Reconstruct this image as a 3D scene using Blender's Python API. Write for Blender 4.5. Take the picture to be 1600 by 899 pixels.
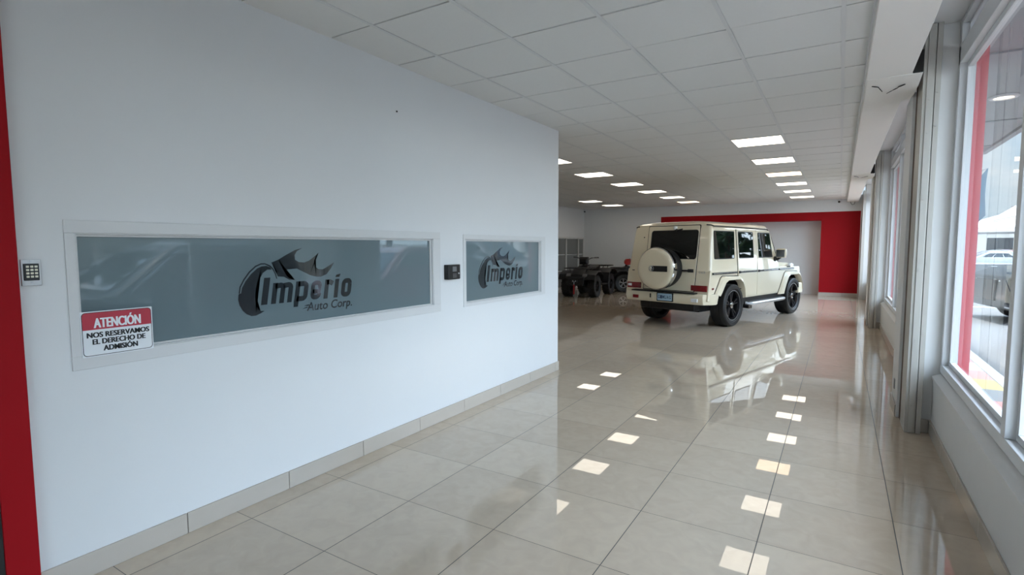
import bpy, bmesh, math, random
from mathutils import Vector, Matrix
random.seed(7)
for o in list(bpy.data.objects): bpy.data.objects.remove(o)
S = bpy.context.scene
COL = S.collection
R = math.radians
PI = math.pi

# ------------------------------------------------------------------ camera
EYE = 1.492
cd = bpy.data.cameras.new('camera'); cam = bpy.data.objects.new('camera', cd); COL.objects.link(cam)
cd.sensor_width = 36; cd.lens = 826.6*36/1600; cd.clip_start = .05; cd.clip_end = 400
yaw, pit, rol = R(31.743), R(4.438), R(-.1386)
fw = Vector((-math.sin(yaw)*math.cos(pit), math.cos(yaw)*math.cos(pit), -math.sin(pit)))
rt = Vector((math.cos(yaw), math.sin(yaw), 0)); up = rt.cross(fw)
rt2 = rt*math.cos(rol)+up*math.sin(rol); up2 = up*math.cos(rol)-rt*math.sin(rol)
cam.matrix_world = Matrix(((rt2.x, up2.x, -fw.x, 0), (rt2.y, up2.y, -fw.y, 0), (rt2.z, up2.z, -fw.z, EYE), (0, 0, 0, 1)))
S.camera = cam

# ------------------------------------------------------------------ light and exposure
S.view_settings.view_transform = 'Standard'; S.view_settings.look = 'None'
S.view_settings.gamma = 1; S.view_settings.use_curve_mapping = False
S.view_settings.exposure = 0.66
SKY = 0.75          # overall sky strength
GLOW = 10.4         # unseen bright lobe added to the sky over the car park, lights the interior
PANEL = 2.4        # ceiling panels
SUN = 5.0

w = bpy.data.worlds.new('sky'); S.world = w; w.use_nodes = True
nt = w.node_tree; nt.nodes.clear(); N = nt.nodes.new; Lk = nt.links.new
tc = N('ShaderNodeTexCoord'); sep = N('ShaderNodeSeparateXYZ'); Lk(tc.outputs['Generated'], sep.inputs[0])
ramp = N('ShaderNodeValToRGB'); Lk(sep.outputs['Z'], ramp.inputs[0])
ramp.color_ramp.elements[0].position = 0.0; ramp.color_ramp.elements[0].color = (.60, .77, .90, 1)
ramp.color_ramp.elements[1].position = .6; ramp.color_ramp.elements[1].color = (.30, .50, .78, 1)
mp = N('ShaderNodeMapping'); mp.inputs['Scale'].default_value = (1, 1, 2.6); Lk(tc.outputs['Generated'], mp.inputs[0])
nz = N('ShaderNodeTexNoise'); nz.inputs['Scale'].default_value = 3.2; nz.inputs['Detail'].default_value = 6; Lk(mp.outputs[0], nz.inputs['Vector'])
cr = N('ShaderNodeValToRGB'); cr.color_ramp.elements[0].position = .44; cr.color_ramp.elements[1].position = .62; Lk(nz.outputs[0], cr.inputs[0])
mx = N('ShaderNodeMixRGB'); Lk(cr.outputs[0], mx.inputs[0]); Lk(ramp.outputs[0], mx.inputs[1]); mx.inputs[2].default_value = (1.0, 1.03, 1.06, 1)
vm = N('ShaderNodeVectorMath'); vm.operation = 'DOT_PRODUCT'; Lk(tc.outputs['Generated'], vm.inputs[0])
gd = Vector((1, -.1, .7)).normalized(); vm.inputs[1].default_value = gd
mr = N('ShaderNodeMapRange'); mr.interpolation_type = 'SMOOTHSTEP'
mr.inputs['From Min'].default_value = .1; mr.inputs['From Max'].default_value = 1.0
mr.inputs['To Min'].default_value = SKY; mr.inputs['To Max'].default_value = SKY*(1+GLOW); Lk(vm.outputs['Value'], mr.inputs['Value'])
bg = N('ShaderNodeBackground'); Lk(mx.outputs[0], bg.inputs[0]); Lk(mr.outputs[0], bg.inputs[1])
wo = N('ShaderNodeOutputWorld'); Lk(bg.outputs[0], wo.inputs[0])
sl = bpy.data.lights.new('sun', 'SUN'); sl.energy = SUN; sl.angle = R(4); sl.color = (1, .96, .9)
so = bpy.data.objects.new('sun', sl); COL.objects.link(so)
so.rotation_euler = Vector((-.04, .12, -1)).to_track_quat('-Z', 'Y').to_euler()

# ------------------------------------------------------------------ materials
def lin(c):
    out = []
    for v in c:
        v = v/255
        out.append(v/12.92 if v <= .04045 else ((v+.055)/1.055)**2.4)
    return (*out, 1)
def mat(name, col, rough=.5, metal=0, noise=0, nscale=20, coat=0, bump=0, emit=0, spec=None):
    m = bpy.data.materials.new(name); m.use_nodes = True
    t = m.node_tree; b = t.nodes['Principled BSDF']
    b.inputs['Base Color'].default_value = lin(col); b.inputs['Roughness'].default_value = rough
    b.inputs['Metallic'].default_value = metal; b.inputs['Coat Weight'].default_value = coat
    b.inputs['Coat Roughness'].default_value = .03
    if spec is not None: b.inputs['Specular IOR Level'].default_value = spec
    if emit:
        b.inputs['Emission Color'].default_value = lin(col); b.inputs['Emission Strength'].default_value = emit
    if noise or bump:
        g = t.nodes.new('ShaderNodeNewGeometry')
        n = t.nodes.new('ShaderNodeTexNoise'); n.inputs['Scale'].default_value = nscale; n.inputs['Detail'].default_value = 5
        t.links.new(g.outputs['Position'], n.inputs['Vector'])
        if noise:
            mxx = t.nodes.new('ShaderNodeMixRGB'); mxx.blend_type = 'MIX'
            c = lin(col); mxx.inputs[1].default_value = tuple(x*(1-noise) for x in c[:3])+(1,)
            mxx.inputs[2].default_value = tuple(min(1, x*(1+noise)) for x in c[:3])+(1,)
            t.links.new(n.outputs[0], mxx.inputs[0]); t.links.new(mxx.outputs[0], b.inputs['Base Color'])
        if bump:
            bp = t.nodes.new('ShaderNodeBump'); bp.inputs['Strength'].default_value = bump; bp.inputs['Distance'].default_value = .01
            t.links.new(n.outputs[0], bp.inputs['Height']); t.links.new(bp.outputs[0], b.inputs['Normal'])
    return m
def glass_mat(name, tint, refl=1.0, ior=1.5):
    m = bpy.data.materials.new(name); m.use_nodes = True; t = m.node_tree; t.nodes.clear()
    tr = t.nodes.new('ShaderNodeBsdfTransparent'); tr.inputs[0].default_value = tint
    gl = t.nodes.new('ShaderNodeBsdfGlossy'); gl.inputs['Roughness'].default_value = 0.0
    fr = t.nodes.new('ShaderNodeFresnel')
    ge = t.nodes.new('ShaderNodeNewGeometry'); mr = t.nodes.new('ShaderNodeMapRange'); mr.inputs['To Min'].default_value = ior; mr.inputs['To Max'].default_value = 1/ior
    t.links.new(ge.outputs['Backfacing'], mr.inputs['Value']); t.links.new(mr.outputs[0], fr.inputs['IOR'])
    mi = t.nodes.new('ShaderNodeMixShader'); ou = t.nodes.new('ShaderNodeOutputMaterial')
    t.links.new(fr.outputs[0], mi.inputs[0]); t.links.new(tr.outputs[0], mi.inputs[1]); t.links.new(gl.outputs[0], mi.inputs[2]); t.links.new(mi.outputs[0], ou.inputs[0])
    return m
M = {}
M['wall'] = mat('white_wall_paint', (226, 228, 230), .6, noise=.012, nscale=3)
M['trimw'] = mat('white_trim_paint', (216, 217, 218), .4, noise=.02, nscale=9)
M['jamb'] = mat('offwhite_paint', (222, 221, 219), .5, noise=.03, nscale=6)
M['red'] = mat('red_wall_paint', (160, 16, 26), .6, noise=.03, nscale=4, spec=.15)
M['redout'] = mat('red_pilaster_hazed', (200, 74, 86), .5, noise=.05, nscale=4)  # paler red: haze of the window glass put into the colour
M['ctile'] = mat('ceiling_tile', (222, 222, 220), .85, noise=.02, nscale=60)
M['cgrid'] = mat('ceiling_grid', (212, 213, 213), .5)
M['dark'] = mat('plenum_dark', (40, 40, 42), .9)
M['soffit'] = mat('soffit_paint', (234, 231, 226), .55, noise=.015, nscale=2)
M['black'] = mat('black_plastic', (16, 16, 18), .4)
M['crack'] = mat('crack_and_gap_shade', (30, 27, 24), .9)
M['base'] = mat('skirting_tile', (188, 179, 168), .22, noise=.03, nscale=14)
M['steel'] = mat('beige_steel_channel', (186, 182, 174), .45, .15, noise=.05, nscale=8)
M['rust'] = mat('brown_rust_gap', (92, 76, 64), .8, noise=.35, nscale=25)
M['panel'] = mat('panel_diffuser', (255, 243, 224), .5, emit=PANEL)
M['panelw'] = mat('panel_diffuser_warm', (255, 226, 190), .5, emit=PANEL)
M['brush'] = mat('brushed_steel', (186, 186, 188), .35, .6)
M['keys'] = mat('key_ivory', (236, 230, 212), .4)
M['grey'] = mat('mid_grey_plastic', (120, 120, 122), .4)
M['film'] = mat('frosted_grey_film', (101, 119, 126), .3, noise=.02, nscale=2, coat=1)
M['clearcut'] = mat('clear_glass_over_dark_office', (44, 50, 54), .1, coat=1)
M['signw'] = mat('sign_white', (236, 240, 244), .35)
M['signr'] = mat('sign_red', (186, 52, 70), .35)
M['signk'] = mat('sign_black', (26, 28, 32), .4)
M['glass'] = glass_mat('window_glass', (.93, .96, .96, 1))
M['cglass'] = mat('car_glass_dark', (10, 14, 14), .02, spec=.9)
M['cream'] = mat('cream_car_paint', (222, 211, 186), .3, coat=1)
M['seam'] = mat('black_rubber', (14, 14, 14), .5)
M['tyre'] = mat('tyre_rubber', (19, 19, 20), .55, noise=.1, nscale=30)
M['rim'] = mat('black_rim', (66, 66, 70), .24, .8)
M['chrome'] = mat('chrome', (215, 217, 220), .08, 1)
M['silver'] = mat('silver_metal', (178, 180, 184), .3, .8)
M['tail'] = mat('tail_light_red', (120, 10, 20), .1, coat=1)
M['lens'] = mat('clear_lens', (225, 228, 230), .08, coat=1)
M['orange'] = mat('orange_plastic', (196, 70, 24), .35)
M['atvk'] = mat('atv_black_plastic', (20, 20, 22), .45)
M['atvg'] = mat('atv_dark_frame', (38, 38, 40), .4, .3)
M['atvr'] = mat('atv_red_plastic', (170, 34, 30), .35)
M['strap'] = mat('red_strap', (170, 30, 34), .6)
M['plate'] = mat('plate_blue', (164, 194, 212), .4)
M['platek'] = mat('plate_ink', (28, 52, 92), .5)
M['frost'] = mat('grey_partition_panel', (120, 124, 124), .35, noise=.02, nscale=5)
M['asphalt'] = mat('asphalt', (112, 114, 116), .85, noise=.12, nscale=30)
M['kerb'] = mat('pale_kerb_concrete', (206, 202, 196), .8, noise=.06, nscale=10)
M['canopy'] = mat('canopy_soffit_paint', (150, 156, 160), .5, noise=.1, nscale=1.2)
M['white'] = mat('white_fabric', (240, 241, 242), .7)
M['leaf'] = mat('leaf_green', (52, 84, 44), .8, noise=.5, nscale=2.5)
M['bark'] = mat('bark_brown', (82, 66, 50), .9, noise=.3, nscale=9)
M['bldg'] = mat('pale_render', (206, 202, 194), .8, noise=.05, nscale=1)
M['bwin'] = mat('building_window_dark', (44, 52, 60), .2)
M['fence'] = mat('cream_fence_metal', (198, 192, 172), .5)
M['flag'] = mat('blue_grey_flag', (74, 104, 124), .7, noise=.2, nscale=3)
M['flagr'] = mat('pink_flag_print', (206, 120, 124), .7)

def floor_mat():
    m = bpy.data.materials.new('polished_porcelain_tile'); m.use_nodes = True; t = m.node_tree; b = t.nodes['Principled BSDF']; L = t.links.new; n = t.nodes.new; b.inputs['IOR'].default_value = 1.6
    g = n('ShaderNodeNewGeometry'); s = n('ShaderNodeSeparateXYZ'); L(g.outputs['Position'], s.inputs[0])
    def math_(op, a, bb=None):
        q = n('ShaderNodeMath'); q.operation = op
        for i, v in enumerate((a, bb)):
            if v is None: continue
            if isinstance(v, (int, float)): q.inputs[i].default_value = v
            else: L(v, q.inputs[i])
        return q.outputs[0]
    ux = math_('DIVIDE', math_('ADD', s.outputs['X'], .9+60), .6); uy = math_('DIVIDE', math_('ADD', s.outputs['Y'], -2.2328+60), .6)
    def line(u, wd):
        f = math_('FRACT', math_('ADD', u, .5)); return math_('LESS_THAN', math_('ABSOLUTE', math_('SUBTRACT', f, .5)), wd/2/.6)
    gr = math_('MAXIMUM', line(ux, .0046), line(uy, .0032))
    cx = n('ShaderNodeCombineXYZ'); L(math_('FLOOR', ux), cx.inputs[0]); L(math_('FLOOR', uy), cx.inputs[1])
    wn = n('ShaderNodeTexWhiteNoise'); wn.noise_dimensions = '2D'; L(cx.outputs[0], wn.inputs['Vector'])
    nz = n('ShaderNodeTexNoise'); nz.inputs['Scale'].default_value = 9; nz.inputs['Detail'].default_value = 7; nz.inputs['Distortion'].default_value = 1.2; L(g.outputs['Position'], nz.inputs['Vector'])
    f = math_('ADD', math_('MULTIPLY', nz.outputs[0], .7), math_('MULTIPLY', wn.outputs[0], .3))
    c = n('ShaderNodeValToRGB'); L(f, c.inputs[0])
    c.color_ramp.elements[0].position = .3; c.color_ramp.elements[0].color = lin((184, 167, 148))
    c.color_ramp.elements[1].position = .7; c.color_ramp.elements[1].color = lin((195, 178, 158))
    mxx = n('ShaderNodeMixRGB'); L(gr, mxx.inputs[0]); L(c.outputs[0], mxx.inputs[1]); mxx.inputs[2].default_value = lin((62, 58, 54))
    L(mxx.outputs[0], b.inputs['Base Color'])
    L(math_('ADD', math_('MULTIPLY', gr, .5), .008), b.inputs['Roughness'])
    # each tile lies a hair out of level
    wn2 = n('ShaderNodeTexWhiteNoise'); wn2.noise_dimensions = '2D'; L(cx.outputs[0], wn2.inputs['Vector'])
    vs = n('ShaderNodeVectorMath'); vs.operation = 'SUBTRACT'; L(wn2.outputs['Color'], vs.inputs[0]); vs.inputs[1].default_value = (.5, .5, .5)
    vk = n('ShaderNodeVectorMath'); vk.operation = 'SCALE'; L(vs.outputs[0], vk.inputs[0]); vk.inputs['Scale'].default_value = .0012
    va = n('ShaderNodeVectorMath'); va.operation = 'ADD'; L(vk.outputs[0], va.inputs[0]); L(g.outputs['Normal'], va.inputs[1])
    vn = n('ShaderNodeVectorMath'); vn.operation = 'NORMALIZE'; L(va.outputs[0], vn.inputs[0]); L(vn.outputs[0], b.inputs['Normal'])
    return m
M['floor'] = floor_mat()
def paving_mat():
    m = bpy.data.materials.new('striped_paving'); m.use_nodes = True; t = m.node_tree; b = t.nodes['Principled BSDF']; L = t.links.new; n = t.nodes.new
    g = n('ShaderNodeNewGeometry'); s = n('ShaderNodeSeparateXYZ'); L(g.outputs['Position'], s.inputs[0])
    mr = n('ShaderNodeMapRange'); L(s.outputs['Y'], mr.inputs['Value'])
    mr.inputs['From Min'].default_value = 6.36-3.18*5; mr.inputs['From Max'].default_value = 6.36+3.18*15; mr.inputs['To Max'].default_value = 20; mr.clamp = False
    fr = n('ShaderNodeMath'); fr.operation = 'FRACT'; L(mr.outputs[0], fr.inputs[0])
    c = n('ShaderNodeValToRGB'); c.color_ramp.interpolation = 'CONSTANT'; L(fr.outputs[0], c.inputs[0])
    cols = [(206, 150, 140), (150, 150, 148), (214, 190, 130), (214, 168, 156), (226, 222, 216), (210, 160, 150)]
    e = c.color_ramp.elements
    e[0].position = 0; e[0].color = lin(cols[0]); e[1].position = 1/6; e[1].color = lin(cols[1])
    for i in range(2, 6):
        q = e.new(i/6); q.color = lin(cols[i])
    L(c.outputs[0], b.inputs['Base Color']); b.inputs['Roughness'].default_value = .7
    return m
M['paving'] = paving_mat()

# ------------------------------------------------------------------ mesh builder
class MB:
    def __init__(s): s.bm = bmesh.new(); s.mi = 0
    def m(s, i): s.mi = i; return s
    def face(s, vs):
        try: f = s.bm.faces.new(vs)
        except ValueError: return None
        f.material_index = s.mi; return f
    def v(s, p): return s.bm.verts.new(p)
    def box(s, x0, x1, y0, y1, z0, z1):
        v = [s.v((x, y, z)) for z in (z0, z1) for y in (y0, y1) for x in (x0, x1)]
        for q in ((0, 2, 3, 1), (4, 5, 7, 6), (0, 1, 5, 4), (2, 6, 7, 3), (0, 4, 6, 2), (1, 3, 7, 5)): s.face([v[i] for i in q])
        return s
    def loft(s, rings, cap=True, closed=True):
        vr = [[s.v(p) for p in r] for r in rings]; n = len(vr[0])
        for a, b in zip(vr, vr[1:]):
            for i in range(n if closed else n-1): s.face([a[i], a[(i+1) % n], b[(i+1) % n], b[i]])
        if cap and closed: s.face(vr[0][::-1]); s.face(vr[-1])
        return s
    def prism(s, pts, axis, a, b):                   # pts are the two other coordinates, in axis order
        def P(p, t):
            q = list(p); q.insert(axis, t); return tuple(q)
        return s.loft([[P(p, a) for p in pts], [P(p, b) for p in pts]])
    def poly(s, pts): s.face([s.v(p) for p in pts]); return s
    def cyl(s, p, q, r, r2=None, n=12, cap=True):
        p, q = Vector(p), Vector(q); d = (q-p).normalized(); a = d.orthogonal().normalized(); b = d.cross(a); r2 = r if r2 is None else r2
        return s.loft([[p+(a*math.cos(t)+b*math.sin(t))*r for t in [2*PI*i/n for i in range(n)]], [q+(a*math.cos(t)+b*math.sin(t))*r2 for t in [2*PI*i/n for i in range(n)]]], cap)
    def tube(s, pts, r, n=8):
        pts = [Vector(p) for p in pts]; rings = []; a = None
        for i, p in enumerate(pts):
            d = (pts[min(i+1, len(pts)-1)]-pts[max(i-1, 0)]).normalized()
            a = d.orthogonal().normalized() if a is None else (a-d*a.dot(d)).normalized()
            b = d.cross(a); rings.append([p+(a*math.cos(t)+b*math.sin(t))*r for t in [2*PI*k/n for k in range(n)]])
        return s.loft(rings)
    def lathe(s, prof, o=(0, 0, 0), axis='X', n=32, cap=True):     # prof: (along, radius)
        o = Vector(o); rings = []
        for u, r in prof:
            ring = []
            for i in range(n):
                t = 2*PI*i/n; c, q = math.cos(t)*r, math.sin(t)*r
                ring.append(o+Vector({'X': (u, c, q), 'Y': (c, u, q), 'Z': (c, q, u)}[axis]))
            rings.append(ring)
        return s.loft(rings, cap)
    def build(s, name, mats, parent=None, bevel=0, seg=2, smooth=True, ang=35):
        bm = s.bm; bmesh.ops.recalc_face_normals(bm, faces=bm.faces)
        me = bpy.data.meshes.new(name); bm.to_mesh(me); bm.free()
        for k in (mats if isinstance(mats, (list, tuple)) else [mats]): me.materials.append(M[k])
        o = bpy.data.objects.new(name, me); COL.objects.link(o); o.parent = parent
        if smooth:
            for p in me.polygons: p.use_smooth = True
            me.set_sharp_from_angle(angle=R(ang))
        if bevel:
            b = o.modifiers.new('bevel', 'BEVEL'); b.width = bevel; b.segments = seg; b.limit_method = 'ANGLE'; b.angle_limit = R(38); b.harden_normals = True
        return o
def struct(o, label=None):
    o['kind'] = 'structure'
    if label: o['label'] = label
    return o
def tag(o, label, cat, group=None):
    o['label'] = label; o['category'] = cat
    if group: o['group'] = group
    return o
def empty(name, loc, rz=0):
    o = bpy.data.objects.new(name, None); COL.objects.link(o); o.location = loc; o.rotation_euler = (0, 0, rz); o.empty_display_size = .1; return o
def dup(root, loc, rz=0):
    def cp(o, par):
        c = o.copy(); COL.objects.link(c); c.parent = par
        for ch in list(o.children): cp(ch, c)
        return c
    r = cp(root, None); r.location = loc; r.rotation_euler = (0, 0, rz); return r
def text_bm(mb, body, box, place, bold=0, shear=0, wide=0, steps=0):
    """letters fitted to box=(u0,u1,v0,v1); place(u,v)->point"""
    cu = bpy.data.curves.new('t', 'FONT'); cu.body = body; cu.offset = bold; cu.shear = shear; cu.resolution_u = 4
    ob = bpy.data.objects.new('t', cu); COL.objects.link(ob); bpy.context.view_layer.update()
    me = ob.evaluated_get(bpy.context.evaluated_depsgraph_get()).to_mesh()
    vs = [v.co.copy() for v in me.vertices]; fs = [tuple(p.vertices) for p in me.polygons]
    bpy.data.objects.remove(ob)
    x0, x1 = min(v.x for v in vs), max(v.x for v in vs); y0, y1 = min(v.y for v in vs), max(v.y for v in vs)
    u0, u1, v0, v1 = box
    for k in range(-steps, steps+1):
        d = wide*k/max(1, steps); a, b = u0+wide, u1-wide
        nv = [mb.v(Vector(place(a+(v.x-x0)/(x1-x0)*(b-a)+d, v0+(v.y-y0)/(y1-y0)*(v1-v0)))+Vector((.0003*(k+steps), 0, 0))) for v in vs]
        for f in fs: mb.face([nv[i] for i in f])

# ================================================================== SETTING
H = 2.834; WX = -2.852; BACK = 18.2; FLX = -8.1; FRONT = -2.6
mb = MB(); mb.box(FLX-.1, .70, FRONT-.1, BACK+.6, -.12, 0); struct(mb.build('floor', 'floor', smooth=False))

# ceiling: lay-in tiles on a grid, a dark plenum above, and the roof slab
LIGHTS = {}
cx0, cy0 = -.6438, 3.6127
light_cells = set()
for k in range(6): light_cells |= {(-1, 6+3*k), (-6, 6+3*k)}
for k in (4, 5, 3, 2): light_cells.add((-10, 6+3*k))
mb = MB(); mb.m(0)
for i in range(-14, 2):
    for j in range(-11, 25):
        x0, x1 = cx0+i*.61, cx0+(i+1)*.61; y0, y1 = cy0+j*.61, cy0+(j+1)*.61
        if (i, j) in light_cells: continue
        if x1 < WX-.7 and y1 < 5.4: continue
        x0 = max(x0, FLX); x1 = min(x1, .125); y0 = max(y0, FRONT); y1 = min(y1, BACK)
        if x1-x0 < .02 or y1-y0 < .02: continue
        l = [random.uniform(0, .0022) for _ in range(4)]
        if random.random() < .12: l[random.randrange(4)] += .005
        g = .008
        pts = [(x0, y0+g), (x1, y0+g), (x1, y1-g), (x0, y1-g)]
        mb.loft([[(p[0], p[1], H+.003+d) for p, d in zip(pts, l)], [(p[0], p[1], H+.018+d) for p, d in zip(pts, l)]])
mb.m(1)
for i in range(-12, 2):
    x = cx0+i*.61
    if x > .1: continue
    mb.box(x-.012, x+.012, 5.5 if x < WX else FRONT, BACK, H-.001, H+.003)
mb.m(2).box(FLX-.2, .39, FRONT-.1, BACK+.7, H+.03, H+.05)
struct(mb.build('ceiling', ['ctile', 'cgrid', 'dark'], smooth=False))
mb = MB(); mb.box(FLX-.3, .95, FRONT-.2, BACK+.9, 3.3, 3.5); struct(mb.build('trim_1', 'bldg', smooth=False), 'flat concrete roof slab above the hanging ceiling')

# left (office) wall with two openings
LW = MB(); T = .16
W1 = (.972, 3.372, 1.008, 1.556); W2 = (3.822, 5.232, .980, 1.556)
ys = [FRONT, W1[0], W1[1], W2[0], W2[1], 5.655]
for a, b, win in ((ys[0], ys[1], None), (ys[1], ys[2], W1), (ys[2], ys[3], None), (ys[3], ys[4], W2), (ys[4], ys[5], None)):
    if win: LW.box(WX-T, WX, a, b, 0, win[2]); LW.box(WX-T, WX, a, b, win[3], 2.95)
    else: LW.box(WX-T, WX, a, b, 0, 2.95)
bmesh.ops.remove_doubles(LW.bm, verts=LW.bm.verts, dist=1e-5)
struct(LW.build('wall_left', 'wall', smooth=False))
mb = MB(); mb.box(FLX-.1, WX-T, 5.5, 5.655, 0, 2.95); struct(mb.build('wall_office_side', 'wall', smooth=False))
mb = MB(); mb.box(FLX-.15, FLX, 5.3, BACK+.6, 0, 2.95); struct(mb.build('wall_far_left', 'wall', smooth=False))
mb = MB(); mb.box(FLX-.15, WX-T, FRONT-.1, FRONT, 0, 3.3); mb.box(FLX-.15, FLX, FRONT, 5.3, 0, 3.3); struct(mb.build('wall_office_outer', 'wall', smooth=False))
# back wall: plain left part, red portal, recess behind it
mb = MB(); D = .55
RX0, RX1, RX2 = -5.25, -.50, .47
mb.m(0).box(FLX, RX0, BACK, BACK+.1, 0, 2.95)
mb.box(RX0, .95, BACK, BACK+.1, 2.485, 2.95)
mb.box(RX2, .95, BACK, BACK+.1, 0, 2.485)
mb.box(RX0-.1, RX1+.1, BACK+D, BACK+D+.1, 0, 2.95)
mb.m(1).box(RX0, RX1, BACK, BACK+D, 2.245, 2.485)
mb.box(RX1, RX2, BACK, BACK+D, 0, 2.485)
mb.box(RX0, RX0+.25, BACK, BACK+D, 0, 2.245)
struct(mb.build('wall_back', ['wall', 'red'], smooth=False))

# skirting tiles
def skirting(name, segs, mats='base'):
    mb = MB()
    for (ax, c, out, a, b, st) in segs:          # ax: run axis; c wall coordinate; out direction
        p = a
        while p < b-.01:
            q = min(b, p+st); lo, hi = sorted((c, c+out*.012)); e = .0015
            if ax == 'y': mb.box(lo, hi, p+e, q-e, 0, .108)
            else: mb.box(p+e, q-e, lo, hi, 0, .108)
            p = q
    return struct(mb.build(name, mats, bevel=.002, seg=1))
skirting('baseboard_left', [('y', WX, 1, .77, 5.667, .60)])
skirting('baseboard_far_left', [('y', FLX, 1, 5.66, BACK, .6), ('x', 5.655, 1, FLX, WX, .6)])
skirting('baseboard_back', [('x', BACK, -1, FLX+.012, RX0, .6), ('x', BACK, -1, RX1-.01, RX2, .6)])

# red painted door surround at the near end of the office wall
mb = MB(); mb.box(WX, WX+.022, .664, .772, 0, 2.70); mb.box(WX, WX+.022, -.45, .664, 2.55, 2.70); mb.box(WX, WX+.022, -.56, -.45, 0, 2.70)
struct(mb.build('trim_2', 'red', bevel=.003, seg=1), 'red painted door surround at the near end of the white wall')
dr = MB().box(WX, WX+.015, -.45, .664, 0.005, 2.55).build('door_1', 'black'); struct(dr, 'dark door inside the red surround')
MB().tube([(WX+.015, .58, 1.0), (WX+.06, .58, 1.0), (WX+.06, .46, 1.0)], .010).build('door_handle', 'chrome', dr)

# ------------------------------------------------ office windows with the frosted film
LOGO_THIN = [(1.718, 1.231), (1.724, 1.267), (1.748, 1.308), (1.783, 1.351), (1.824, 1.384), (1.859, 1.397), (1.886, 1.397), (1.918, 1.384), (1.941, 1.361), (1.955, 1.33), (1.962, 1.302), (1.956, 1.302), (1.948, 1.329), (1.934, 1.357), (1.914, 1.376), (1.885, 1.39), (1.86, 1.39), (1.828, 1.377), (1.789, 1.345), (1.754, 1.302), (1.731, 1.264), (1.725, 1.23)]
LOGO_MAIN = [(1.732, 1.23), (1.739, 1.261), (1.761, 1.297), (1.796, 1.337), (1.835, 1.368), (1.864, 1.379), (1.894, 1.381), (1.917, 1.373), (1.927, 1.358), (1.899, 1.359), (1.868, 1.339), (1.844, 1.308), (1.828, 1.271), (1.817, 1.229), (1.815, 1.191), (1.819, 1.158), (1.831, 1.133), (1.847, 1.118), (1.872, 1.116), (1.847, 1.104), (1.817, 1.094), (1.789, 1.094), (1.761, 1.108), (1.737, 1.132), (1.72, 1.163), (1.713, 1.195), (1.716, 1.221), (1.720, 1.229)]
LOGO_FLAME = [(1.927, 1.4), (1.974, 1.416), (2.025, 1.443), (2.091, 1.473), (2.145, 1.486), (2.104, 1.467), (2.087, 1.442), (2.089, 1.413), (2.115, 1.398), (2.155, 1.394), (2.19, 1.405), (2.233, 1.431), (2.266, 1.455), (2.243, 1.43), (2.228, 1.401), (2.234, 1.368), (2.258, 1.349), (2.294, 1.346), (2.339, 1.365), (2.386, 1.388), (2.358, 1.349), (2.323, 1.313), (2.278, 1.298), (2.242, 1.3), (2.193, 1.313), (2.146, 1.336), (2.1, 1.358), (2.061, 1.365), (2.031, 1.355), (2.019, 1.333), (2.027, 1.313), (2.052, 1.297), (2.084, 1.288), (2.045, 1.291), (2.007, 1.311), (1.985, 1.313), (1.967, 1.315), (1.959, 1.352), (1.942, 1.383)]
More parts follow.
